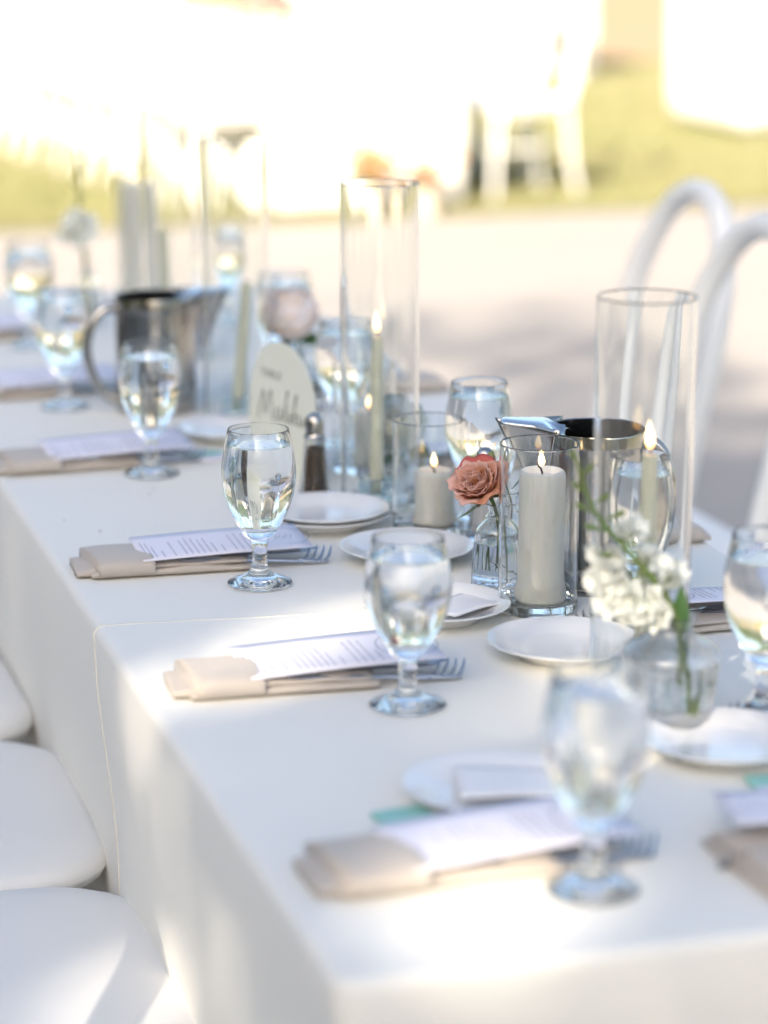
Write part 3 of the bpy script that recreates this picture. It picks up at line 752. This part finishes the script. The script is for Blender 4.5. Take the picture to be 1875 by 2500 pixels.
stock("white stock flower arching left from the wide vase", VS,
      [cr(.016, .010), cr(.010, .05), cr(.006, .088), cr(-.006, .118, -.004), cr(-.030, .148, -.006), cr(-.052, .172, -.006), cr(-.071, .198, -.004), cr(-.084, .236, 0)],
            [(-.056, .141, -.006, 1.35), (-.044, .132, -.010, 1.4), (-.066, .132, -.002, 1.25), (-.036, .118, -.010, 1.4), (-.024, .108, -.012, 1.35), (-.050, .118, -.004, 1.3),
       (-.036, .101, -.006, 1.25), (-.016, .117, -.012, 1.3), (-.010, .104, -.010, 1.2), (-.012, .143, -.002, 1.3), (.002, .136, 0, 1.2), (-.022, .152, .004, 1.2), (-.004, .124, .004, 1.2),
       (-.034, .176, -.004, 1.05), (-.042, .170, 0, .95), (-.062, .153, .002, 1.0), (-.046, .154, -.006, 1.1), (-.058, .112, .002, 1.1)],
[(.64, -.018, -.002), (.70, .016, .004), (.74, -.016, .004), (.79, .014, .006), (.83, -.012, .006), (.87, .010, .006), (.91, -.008, .007), (.95, .006, .007), (.99, -.004, .008), (.56, -.006, -.016), (.46, -.004, -.018), (.38, .006, -.020)],
      [(.25, cr(-.06, 1, -.25), .052, .0085), (.10, cr(-.15, .9), .062, .010), (.30, cr(-.6, .2), .02, .005)])
stock("blurred white stock flower standing at far left", V4,
      [cr(.006, .01), cr(.003, .05), cr(-.004, .11), cr(-.008, .16), cr(-.010, .21), cr(-.012, .29)],
            [(-.022, .150, -.004, 1.6), (.004, .152, -.006, 1.6), (-.018, .170, -.004, 1.5), (.002, .172, 0, 1.5), (-.010, .138, -.01, 1.5), (-.012, .186, -.006, 1.3), (-.036, .146, 0, 1.3)],
[(.74, -.008, .004), (.80, .007, .005), (.86, -.006, .006), (.92, .005, .006), (.98, -.003, .007)],
      [(.36, cr(.3, .8), .05, .010), (.3, cr(-.3, .9), .04, .008)])

# ------------------------------------------------------------------ steel pitchers
def pitcher(x, y, label, yaw, rad=.0525, h=.166):
    t = thing("water_pitcher", label, "pitcher", (x, y, top(y) + .0005), yaw, "stainless steel water pitchers")
    r = rad; m = MB()
    m.lathe([(0, .002), (r * .9, 0), (r * .985, 0), (r * 1.0, .003), (r * .985, .006), (r * .985, .009), (r, .011), (r * 1.005, .03), (r * 1.0, h - .022), (r * .995, h - .018), (r * 1.012, h - .015), (r * 1.0, h - .012), (r * 1.0, h - .002), (r * .99, h),
             (r * .975, h - .001), (r * .968, h - .012), (r * .975, h - .03), (r * .97, .01), (0, .008)], 72)
    obj("body", m, STEEL, t, sharp=35)
    # spout: two walls that meet in a lip pointing along local +X
    m = MB()
    def fn(u, v):
        z = .066 + (h + .004 - .066) * v; a = (u - .5) * 2; half = R(12 + 36 * v)
        reach = .001 + .050 * v ** 1.15
        bx, by = r * 1.004 * math.cos(half * a), r * 1.004 * math.sin(half * a)
        k = (1 - abs(a)) ; tipx = r + reach
        k2 = smoothstep(0, 1, k) * .35 + k * .65
        return Vector((bx + (tipx - bx) * k2, by * (1 - k2 * .9), z + .004 * k * v))
    m.grid(fn, 24, 16); obj("spout", m, STEEL, t, sharp=0, solid=.001)
    m = MB()
    def gf(u, v):
        x_ = r * .60 + (.045 + .40 * r) * u; q_ = (v - .5) * 2
        half = .010 + .021 * (1 - u) ** .8 + .004 * math.exp(-((u - .12) / .12) ** 2)
        dip = -.012 * (1 - smoothstep(0, .38, u)) * (1 - .6 * (abs(q_) < .15))
        return Vector((x_ - .006 * (1 - u) * abs(q_) ** 3, q_ * half, h + .0066 + dip - .0045 * abs(q_) ** 4 + .0012 * u))
    m.grid(gf, 14, 12); obj("ice_guard", m, mat("bright folded steel", (.86, .86, .86), .22, 1), t, sharp=0, solid=.0012)
    m = MB(); m.tube(bez([(-r * .97, 0, h - .020), (-r * 1.16, 0, h - .014), (-r * 1.52, 0, h - .030), (-r * 1.74, 0, h - .066), (-r * 1.62, 0, h - .105), (-r * 1.34, 0, h - .132), (-r * 1.0, 0, h - .146)], 6), [.0068] * 37, 12, flat=1.0)
    obj("handle", m, STEEL, t)
    return t
pitcher(.949, 2.438, "steel water pitcher with folded spout guard behind the near pillar candle", math.atan2(-CAMR.y, -CAMR.x) - R(6))
pitcher(.701, 3.474, "blurred steel water pitcher behind the goblet at left, spout to the right", math.atan2(CAMR.y, CAMR.x) + R(16), .0555, .160)

# ------------------------------------------------------------------ shakers and sign
def shaker(x, y, label, fill, rz):
    t = thing("shaker", label, "shaker", (x, y, top(y) + .0005), rz, "glass table shakers")
    o = [(0, .001), (.019, 0), (.0215, .0015), (.0212, .006), (.0185, .014), (.0165, .030), (.0135, .055), (.0112, .076), (.0110, .078), (.0100, .078), (.0095, .074), (.0115, .055), (.0142, .030), (.0155, .012), (.010, .009), (0, .009)]
    f = lambda a, r, z: 1 + (.035 * abs(math.cos(4 * a)) - .02) * (z < .074) * (r > .008)
    m = MB().lathe(o, 64, f); obj("jar", m, GLASS, t)
    m = MB().lathe([(0, .0092), (.0102, .0092), (.0150, .0125), (.0138, .030), (.0111, .055), (.0098, .066), (0, .067)], 40, f); obj("contents", m, fill, t)
    m = MB().lathe([(.0095, .076), (.0125, .076), (.0128, .079), (.0112, .081), (.0108, .084), (.0112, .094), (.0098, .102), (.006, .1065), (0, .1078)], 32); obj("cap", m, STEEL, t)
shaker(.767, 2.876, "glass pepper shaker with chrome dome top beside the table sign", PEPPER, .3)
shaker(.898, 2.640, "glass salt shaker mostly hidden behind the rose vase", SALT, .8)

yaw = math.atan2(.14, -.047)                       # sign stands nearly along the table
t = thing("table_sign", "sage arch table sign with handwritten word, beside the pepper shaker", "table sign", (.792, 2.962, TZ2), yaw)
W_, H_ = .15, .165; arch = [(0, .0005), (W_, .0005)]
arch += [(W_ / 2 + W_ / 2 * math.cos(a), H_ - .085 + .085 * math.sin(a)) for a in [k * math.pi / 24 for k in range(25)]]
m = MB(); n = len(arch)
m.add([(-(x - W_), -.0013, z) for x, z in arch] + [(-(x - W_), .0013, z) for x, z in arch], [tuple(range(n)), tuple(range(n, 2 * n))[::-1]] + [(i, i + n, (i + 1) % n + n, (i + 1) % n) for i in range(n)])
bm_fix(m); sp = obj("sign_panel", m, SIGN, t, smooth=False)
sgn = t
# which face looks at the camera: +Y or -Y in the sign's frame
Ms = Matrix.Translation(Vector((.792, 2.962, TZ2))) @ Matrix.Rotation(yaw, 4, 'Z')
loc_cam = Ms.inverted() @ Vector((0, 0, 1.458)); fy = 1 if loc_cam.y > 0 else -1
def ribbon(m, pts, w_, M):
    pts = [Vector((x, z, 0)) for x, z in pts]; pts = bez(pts, 6)
    for a, b in zip(pts, pts[1:]):
        d = (b - a); 
        if d.length < 1e-6: continue
        n_ = Vector((-d.y, d.x, 0)).normalized() * w_ * (.55 + .6 * abs(d.normalized().y)); d = d.normalized() * w_ * .3
        m.add([a - n_ - d, b - n_ + d, b + n_ + d, a + n_ - d], [(0, 1, 2, 3)], 0, M)
# text frame: reading direction runs to the viewer's right on the visible face
rightx = 1 if (Ms.to_3x3() @ Vector((1, 0, 0))).dot(CAMR) > 0 else -1
x_left = 0 if rightx == 1 else W_
MT = Matrix(((rightx, 0, 0, x_left), (0, 0, fy, fy * .0016), (0, 1, 0, 0), (0, 0, 0, 1)))
letters = [[(.020, .062), (.030, .090), (.034, .100), (.036, .088), (.038, .072), (.046, .092), (.052, .102), (.053, .088), (.055, .068), (.060, .066)],     # M
           [(.072, .080), (.067, .082), (.062, .074), (.065, .067), (.071, .072), (.073, .080), (.073, .069), (.078, .067)],                                # a
           [(.078, .067), (.088, .098), (.091, .106), (.088, .103), (.084, .076), (.087, .067), (.092, .070)],                                             # l
           [(.092, .070), (.096, .081), (.095, .069), (.100, .068)],                                                                                       # i
           [(.100, .068), (.108, .096), (.110, .104), (.107, .100), (.104, .072), (.110, .067), (.114, .074), (.110, .080), (.106, .077)],                  # b
           [(.114, .080), (.116, .069), (.121, .068), (.125, .079), (.125, .070), (.132, .068)]]                                                           # u
m = MB()
for L_ in letters: ribbon(m, L_, .0009, MT)
ribbon(m, [(.097, .087), (.0975, .0885)], .001, MT)
obj("script_lettering", m, SIGNINK, sgn, smooth=False)
fc = bpy.data.curves.new("sign text", 'FONT'); fc.body = "TABLE"; fc.size = .0135; fc.space_character = 1.25
fo = bpy.data.objects.new("small_lettering", fc); COL.objects.link(fo)
dg = bpy.context.evaluated_depsgraph_get(); me = bpy.data.meshes.new_from_object(fo.evaluated_get(dg)); bpy.data.objects.remove(fo)
me.transform(MT @ Matrix.Translation((.030, .118, .0001))); me.materials.clear(); me.materials.append(SIGNINK)
link("small_lettering", me, sgn)

# ------------------------------------------------------------------ plates
PL = MB().lathe([(0, .0035), (.036, .0030), (.040, 0), (.043, 0), (.046, .004), (.060, .0105), (.0715, .0150), (.0728, .0160), (.0722, .0170), (.070, .0168), (.058, .0125), (.047, .0082), (.042, .0068), (0, .0062)], 72).mesh("plate", CHINA, True, 50)
def plate(x, y, label, z=0):
    o = link("side_plate", PL, None, (x, y, top(y) + .0004 + z), (0, 0, rnd.uniform(0, 6)))
    return tag(o, label, "plate", "white side plates")
plate(.749, 2.760, "lower white plate of the stacked pair in front of the pepper shaker")
plate(.749, 2.760, "upper white plate of the stacked pair in front of the pepper shaker", .0058)
plate(.793, 2.590, "white plate between the goblets, left of the rose vase")
plate(.752, 2.352, "white plate under a paper napkin, in front of the near pillar candle")
plate(.827, 2.196, "white plate crossed by a thin bright line, right of the napkin plate")
plate(.856, 1.890, "large looking white plate below the stock flower vase")
plate(.634, 1.835, "blurred white plate behind the nearest menu card")
plate(.756, 3.262, "far white plate left of the table sign")
def paper_napkin(x, y, z, rz, label, s=.058):
    def fn(u, v):
        return Vector(((u - .5) * 2 * s, (v - .5) * 1.5 * s, .0015 + .003 * math.sin(u * 4 + v * 2) * u + .002 * (1 - v)))
    m = MB(); m.grid(fn, 10, 10)
    return tag(obj("paper_napkin", m, TISSUE, None, (x, y, z), (0, 0, rz), solid=.0022, sharp=0), label, "paper napkin", "folded paper napkins")
paper_napkin(.775, 2.350, TZ + .0105, .5, "folded white paper napkin on the plate before the near candle", .040)
paper_napkin(.655, 1.832, TZ + .0125, -.25, "folded white paper napkin on the plate behind the nearest menu", .050)

# ------------------------------------------------------------------ place settings
def fork_mesh(L=.165):
    m = MB()
    hx = [0, .01, .04, .08, .11, .125, .134]; hw = [.0075, .0085, .0060, .0036, .0034, .0050, .0046]
    vs, fs = [], []
    for x, w_ in zip(hx, hw):
        z = .0016
        vs += [(x, -w_, z), (x, w_, z), (x, w_ * .8, z + .0016), (x, -w_ * .8, z + .0016)]
    for i in range(len(hx) - 1):
        for k in range(4): fs.append((i * 4 + k, i * 4 + (k + 1) % 4, i * 4 + 4 + (k + 1) % 4, i * 4 + 4 + k))
    fs += [(3, 2, 1, 0), tuple((len(hx) - 1) * 4 + k for k in range(4))]; m.add(vs, fs)
    # the head lies turned on its side: the shoulder runs along the handle, the tines rise from it and lean outwards
    m.tube([(.130, 0, .0022), (.138, -.001, .0012), (.150, -.001, .0010), (.1625, 0, .0018)], [.0028, .0026, .0024, .0020], 8)
    for k in range(4):
        x0 = .1375 + .0078 * k
        m.tube(bez([(x0 - .003, -.001, .0015), (x0 + .0005, .001, .0042), (x0 + .0045, .006, .0105), (x0 + .0070, .012, .0165)], 4), [.0022, .0021, .0021, .0020, .0020, .0019, .0018, .0017, .0016, .0014, .0012, .0009, .0006], 6)
    return m.mesh("fork", FLAT, True, 45)
def knife_mesh(L=.2):
    m = MB(); hx = [0, .005, .05, .09, .095, .13, .17, .19, .2]; hw = [.005, .0075, .0068, .0052, .0075, .0088, .0085, .006, .001]
    vs, fs = [], []
    for x, w_ in zip(hx, hw):
        h = .0022 if x < .092 else .0008
        vs += [(x, -w_, .002 - h * .4), (x, w_, .002 - h * .4), (x, w_ * .6, .002 + h), (x, -w_ * .6, .002 + h)]
    for i in range(len(hx) - 1):
        for k in range(4): fs.append((i * 4 + k, i * 4 + (k + 1) % 4, i * 4 + 4 + (k + 1) % 4, i * 4 + 4 + k))
    fs += [(3, 2, 1, 0), tuple((len(hx) - 1) * 4 + k for k in range(4))]; m.add(vs, fs)
    return m.mesh("knife", FLAT, True, 45)
FORK, KNIFE = fork_mesh(), knife_mesh()
def slab(x0, x1, y0, y1, z0, z1, seed, skew=0):
    """soft folded cloth: flattened tube with rounded long edges and a crease line"""
    N, S = 14, 20; vs = []
    for i in range(N + 1):
        u = i / N; x = x0 + (x1 - x0) * u
        for j in range(S):
            a = 2 * math.pi * j / S; c, s_ = math.cos(a), math.sin(a)
            ey = math.copysign(abs(c) ** .6, c); ez = math.copysign(abs(s_) ** .72, s_)
            nz = mnoise.noise(Vector((x * 22, ey * 1.2, seed))) * .0020
            vs.append((x + skew * (1 - u) * (.5 - .5 * ey) * (1 if ez > -.6 else .4) + .002 * mnoise.noise(Vector((ey * 3, seed, u * 2))), (y0 + y1) / 2 + (y1 - y0) / 2 * ey * (1 + .02 * mnoise.noise(Vector((x * 14, seed, 1)))), (z0 + z1) / 2 + (z1 - z0) / 2 * ez + (nz * 1.6 + .0016 * math.sin(u * 3.1) if ez > 0 else 0)))
    fs = [(i * S + j, i * S + (j + 1) % S, (i + 1) * S + (j + 1) % S, (i + 1) * S + j) for i in range(N) for j in range(S)]
    fs += [tuple(range(S)), tuple(range(N * S, (N + 1) * S))[::-1]]
    m = MB(); m.add(vs, fs); bm_fix(m); return m
def card_mesh(L, W, bend, lift):
    return MB().grid(lambda u, v: Vector((L * u, W * v, lift * v + bend * math.sin(u * math.pi) + .004 * u * u)), 12, 6)
def card_print(L, W, bend, lift):
    m = MB(); rr = random.Random(2)
    def at(x, y): return Vector((x, y, lift * y / W + bend * math.sin(x / L * math.pi) + .004 * (x / L) ** 2 + .0005))
    groups = [(.04, .8), (.065, .75), (.09, .55), (.135, .3), (.20, .7), (.265, .72), (.30, .8), (.335, .75), (.37, .7), (.405, .72), (.44, .5), (.49, .3), (.56, .8), (.60, .85), (.64, .78), (.69, .4)]
    for u, ln in groups:
        y = .10; end = .10 + ln * .8
        while y < end:
            d = rr.uniform(.03, .09); h = .0006
            a, b = at(L * u, W * y), at(L * u, W * min(end, y + d))
            m.add([a + Vector((-h, 0, 0)), a + Vector((h, 0, 0)), b + Vector((h, 0, 0)), b + Vector((-h, 0, 0))], [(0, 1, 2, 3)]); y += d + .018
    for q in range(40):                                       # the ring of the emblem near the far end
        if 24 < q < 30: continue
        a0, a1 = q / 40 * 6.283, (q + 1) / 40 * 6.283; c = (L * .87, W * .5); r0, r1 = W * .33, W * .342
        P4 = [at(c[0] + r_ * math.cos(a_), c[1] + r_ * math.sin(a_)) for r_, a_ in ((r0, a0), (r1, a0), (r1, a1), (r0, a1))]
        m.add(P4, [(0, 1, 2, 3)])
    for q in range(5):
        a = at(L * (.82 + .022 * q), W * (.40 + .04 * (q % 2))); b = at(L * (.835 + .022 * q), W * (.58 - .03 * (q % 3)))
        m.add([a, a + Vector((.0008, 0, 0)), b + Vector((.0008, 0, 0)), b], [(0, 1, 2, 3)])
    return m
NG, MG, FG, KG = "taupe folded napkins", "printed menu cards", "table forks", "table knives"
def setting(x, y, rz, tags, cardrot=2, lift=.004, cuff=.070, body=.175, cardlen=.184, mirror=False, fork_x=.075, fork_y=.016, width=.083, knives=2, seed=1, cardz=.0182):
    """origin: front corner of the napkin at the table edge; x along the napkin towards the middle of the table"""
    z = top(y) + .0008
    M = Matrix.Translation((x, y, z)) @ Matrix.Rotation(rz, 4, 'Z')
    S = -1 if mirror else 1                                       # mirrored settings run the other way round
    def put(o, lx, ly, lz, r=0, ry=0):
        p = M @ Vector((lx, ly, lz)); o.location = p; o.rotation_euler = (0, ry, rz + r)
    t = thing("napkin", tags[0], "napkin", (x, y, z), rz, NG)
    y0, y1 = (0, width) if S == 1 else (-width, 0)
    obj("napkin_fold", slab(.004, body, y0 + .003, y1 - .003, .0002, .0085, seed), NAPKIN, t, sharp=0)
    obj("napkin_layer", slab(.010, body - .006, y0 + .006, y1 - .004, .0086, .0120, seed + 5), NAPKIN, t, sharp=0)
    obj("cuff", slab(0, cuff, y0 - .001, y1 + .001, 0, .0208, seed + 9, .012), NAPKIN, t, sharp=0)
    obj("cuff_underside", slab(-.011, .035, y0 + .012, y1 - .006, .0002, .0095, seed + 13), NAPKIN, t, sharp=0)
    # cutlery lies in the fold and shows at its open end
    f = tag(link("fork", FORK), tags[2], "fork", FG); put(f, fork_x + .022, y0 + fork_y, .0128, R(1), R(4.4))
    for k in range(knives):
        kn = tag(link("knife", KNIFE), tags[3 + k], "knife", KG); put(kn, fork_x - .030 + .010 * k, y0 + .034 + .018 * k, .0128, R(2 - 3 * k), R(1.4))
    cw = .086
    cm = tag(obj("menu_card", card_mesh(cardlen, cw, .002, lift), PAPER, solid=.0006, sharp=0), tags[1], "menu card", MG)
    ymin = y0 + .001 if S == 1 else y0 - .012
    put(cm, cuff - .012, ymin, cardz, R(cardrot), R(.4))
    obj("printed_lines", card_print(cardlen, cw, .002, lift), INK, cm, smooth=False)["kind"] = "stuff"
def T(which): return ["taupe folded napkin " + which, "menu card on the napkin " + which, "fork laid in the napkin " + which, "nearer knife in the napkin " + which, "farther knife in the napkin " + which]
setting(.447, 2.592, R(-3), T("behind the sharp goblet"), 3, .005, seed=1)
setting(.455, 2.145, R(-3.5), T("in the bright sun patch"), 6, .006, seed=2, fork_x=.07)
setting(.458, 1.660, R(1), T("nearest the camera at left"), 5, .005, seed=3, fork_x=.066, width=.088)
setting(.436, 3.104, R(1.5), T("in front of the far steel pitcher"), 2, .008, seed=4, fork_x=.068)
setting(.436, 3.590, R(1), T("under the blurred goblet left of the far pitcher"), 2, .008, seed=5)
setting(.436, 4.080, R(1), T("farthest up the left edge"), 2, .008, seed=6)
RR = R(180)
setting(1.128, 2.300, RR + R(1), T("at right behind the cut goblet"), -5, .010, cuff=.05, body=.18, cardlen=.15, mirror=False, fork_x=.068, fork_y=.002, seed=7, cardz=.0195)
setting(1.125, 1.985, RR + R(1), T("hidden by the goblet at the right picture edge"), -4, .006, cuff=.06, body=.17, cardlen=.15, fork_x=.050, fork_y=.004, seed=8, knives=1)
setting(1.000, 1.712, RR + R(3), T("at the lower right picture corner"), -14, .006, cuff=.05, body=.25, cardlen=.185, fork_x=.075, fork_y=.05, seed=9, width=.13, cardz=.0200, knives=1)
setting(1.126, 2.640, RR, T("behind the near steel pitcher"), -3, .010, cuff=.07, seed=10)
setting(1.124, 3.060, RR + R(1), T("behind the two short candle cylinders"), -3, .010, cuff=.07, seed=11)
setting(1.124, 3.560, RR + R(-2), T("farthest along the right edge"), -3, .012, cuff=.085, seed=12)

# mint cards
def favour(x, y, rz, label, z=0):
    t = thing("favor_card", label, "card", (x, y, top(y) + .001 + z), rz, "small mint green favor cards")
    m = MB(); m.box(-.022, .022, .002, .030, 0, .004, .0006); obj("green_end", m, MINT, t)
    m = MB(); m.box(-.0222, .0222, -.016, .002, .0001, .0041, .0006); obj("white_end", m, PAPER, t)
favour(.556, 1.800, .15, "mint and white favor card beside the nearest menu")
favour(.862, 1.790, -.1, "mint and white favor card at the right edge below the large plate")
favour(.703, 3.138, .3, "mint and white favor card far off, right of the fork")
favour(.905, 2.560, .6, "mint and white favor card seen through the rose vase")

# specks on the linen
m = MB(); rr = random.Random(3)
for q in range(14):
    x, y = rr.uniform(.46, 1.05), rr.uniform(2.2, 3.0); s = rr.uniform(.0005, .0011)
    m.box(x - s, x + s * 1.6, y - s * .5, y + s * .5, top(y) + .0002, top(y) + .0012)
struct(obj("crumbs", m, mat("dry crumb", (.12, .09, .05), .9), smooth=False), "stuff")

# ------------------------------------------------------------------ the sunlit table beyond
BX = 3.30
t = thing("banquet_table", "second long table on the lawn hidden by its bright white cloth", "table", (BX + .0, 14.2, 0), 0)
m = MB(); m.box(-.44, .44, -2.9, 2.9, .72, .745, .004); obj("tabletop", m, MATS["plywood"], t)
for x in (-.36, .36):
    for y in (-2.7, 0, 2.7):
        m = MB(); m.tube([(x, y, 0), (x, y, .72)], .016, 10); obj("leg", m, MATS["grey leg steel"], t)
LT = R(6.5); PIV = Vector((BX, 11.28, 0)); LM = Matrix.Translation(PIV) @ Matrix.Rotation(LT, 4, 'Z') @ Matrix.Translation(-PIV)
t.location = LM @ t.location; t.rotation_euler = (0, 0, LT)
path = rounded_path([(BX - .46, 11.28), (BX - .46, 17.12), (BX + .46, 17.12), (BX + .46, 11.28), (BX - .46, 11.28)], .03)
path[0] = path[-1]
m, _ = linen(path, .752, .70, .03, 21)
m.v = [LM @ Vector(v) for v in m.v]
tag(obj("tablecloth", m, CLOTH, sharp=60), "blown out white cloth over the long table on the lawn", "tablecloth")
BG = "sunlit white chairs at the lawn table"
words = ["nearest", "second", "third", "fourth", "fifth", "sixth", "seventh", "eighth", "ninth", "tenth"]
for i_ in range(10):
    dup(proto, LM @ Vector((BX - .58 - .04 * (i_ % 2), 11.60 + .54 * i_, .005)), (0, 0, LT + R(-90 + 4 * math.sin(i_ * 2.1))), words[i_] + " sunlit white chair along the left side of the lawn table", BG)
for i_ in range(4):
    dup(proto, LM @ Vector((BX + .84 + .03 * (i_ % 2), 11.58 + .60 * i_, .005)), (0, 0, LT + R(90 + 5 * math.sin(i_ * 1.7))), words[i_] + " sunlit white chair along the right side of the lawn table", BG)
# potted orange flowers at the foot of the table end
for x, y, s, lb in ((3.23, 11.14, .9, "low pot of orange flowers before the near end of the lawn table"), (3.50, 11.16, .7, "smaller pot of orange flowers right of the first on the lawn")):
    t = thing("flower_pot", lb, "flower pot", (x, y, .005), 0, "orange flower pots on the lawn"); t.scale = (s, s, s)
    m = MB().lathe([(0, 0), (.07, 0), (.095, .15), (.1, .16), (.09, .16), (.085, .14), (0, .14)], 24); obj("pot", m, TERRA, t)
    m = MB(); rr = random.Random(int(x * 100))
    for q in range(50): leafy(m.v, m.f, Vector((rr.gauss(0, .05), rr.gauss(0, .05), rr.uniform(.16, .27))), .05, rr)
    m.m = [0] * len(m.f); obj("foliage", m, LEAF, t, smooth=False)
    for q in range(22):
        p = Vector((rr.gauss(0, .08), rr.gauss(-.03, .06), rr.uniform(.20, .36))); m = MB()
        for z_ in range(5):
            pp = petal(.042, .03, R(50), R(50), R(90), .3, .002, z_ * 1.2566, .002, rr, 3, 3); m.add(pp.v, pp.f)
        o = obj("blossom", m, ORANGE, t, p, (rr.uniform(-.6, .6), rr.uniform(-.6, .6), 0), sharp=0)
PINKB = mat("dusty pink blossom", (.52, .30, .28), .7, noise=(20, (.60, .42, .38), .3), thin=.1)
for v_, dx_, lb in ((12.25, -.12, "low bowl of dusty pink flowers on the nearer half of the lawn table"), (13.4, .06, "low bowl of dusty pink flowers on the farther half of the lawn table")):
    p_ = LM @ Vector((BX + dx_, v_, .7535))
    t = thing("flower_bowl", lb, "flowers", p_, 0, "flower bowls on the lawn table")
    m = MB().lathe([(0, 0), (.05, 0), (.11, .06), (.13, .10), (.12, .10), (.10, .06), (0, .04)], 24); obj("bowl", m, TERRA, t)
    m = MB(); rr = random.Random(int(v_ * 10))
    for q in range(60): leafy(m.v, m.f, Vector((rr.gauss(0, .08), rr.gauss(0, .08), rr.uniform(.09, .18))), .06, rr)
    m.m = [0] * len(m.f); obj("foliage", m, LEAF, t, smooth=False)
    for q in range(24):
        p = Vector((rr.gauss(0, .09), rr.gauss(0, .09), rr.uniform(.12, .24))); m = MB()
        for z_ in range(5):
            pp = petal(.042, .03, R(50), R(50), R(90), .3, .002, z_ * 1.2566, .002, rr, 3, 3); m.add(pp.v, pp.f)
        obj("blossom", m, PINKB, t, p, (rr.uniform(-.6, .6), rr.uniform(-.6, .6), 0), sharp=0)
FX, FY = 6.05, 19.6
t = thing("banquet_table", "farthest table on the lawn hidden by its white cloth, set crosswise", "table", (FX, FY, 0), 0)
m = MB(); m.box(-1.3, 1.3, -.42, .42, .72, .745, .004); obj("tabletop", m, MATS["plywood"], t)
for x in (-1.2, 1.2):
    for y in (-.35, .35):
        m = MB(); m.tube([(x, y, 0), (x, y, .72)], .016, 10); obj("leg", m, MATS["grey leg steel"], t)
path = rounded_path([(FX - 1.34, FY - .44), (FX - 1.34, FY + .44), (FX + 1.34, FY + .44), (FX + 1.34, FY - .44), (FX - 1.34, FY - .44)], .03)
path[0] = path[-1]
m, _ = linen(path, .752, .70, .03, 33)
tag(obj("tablecloth", m, CLOTH, sharp=60), "farthest white tablecloth, across the top of the picture", "tablecloth")
FG2 = "white chairs at the farthest table"
for i_, (dx, wd_) in enumerate(((-1.0, "leftmost"), (-.4, "second from left"), (.2, "third from left"), (.8, "rightmost"))):
    dup(proto, (FX + dx, FY - .72 - .05 * (i_ % 2), .008), (0, 0, R(5 * math.sin(i_ * 2))), wd_ + " white chair at the farthest table across the top", FG2)
# white lounge chair at right
t = thing("lounge_chair", "white upholstered lounge chair with rounded corners at upper right", "armchair", (7.02, 14.70, .005), R(4))
m = MB(); m.box(-.62, .62, -.5, .5, .03, .46, .12, 5); obj("seat_base", m, LOUNGE, t)
m = MB(); m.box(-.46, .46, -.46, .3, .462, .60, .06, 4); obj("seat_cushion", m, LOUNGE, t)
m = MB(); m.box(-.66, .66, .30, .56, .12, 1.10, .12, 5); obj("backrest", m, LOUNGE, t)
for s in (-1, 1):
    m = MB(); m.box(s * .56 - .12, s * .56 + .12, -.52, .5, .035, .88, .115, 5); obj("armrest", m, LOUNGE, t)
    for q in (-.4, .4):
        m = MB(); m.tube([(s * .5, q, .12), (s * .52, q, 0)], [.025, .018], 8); obj("leg", m, PAINT, t)
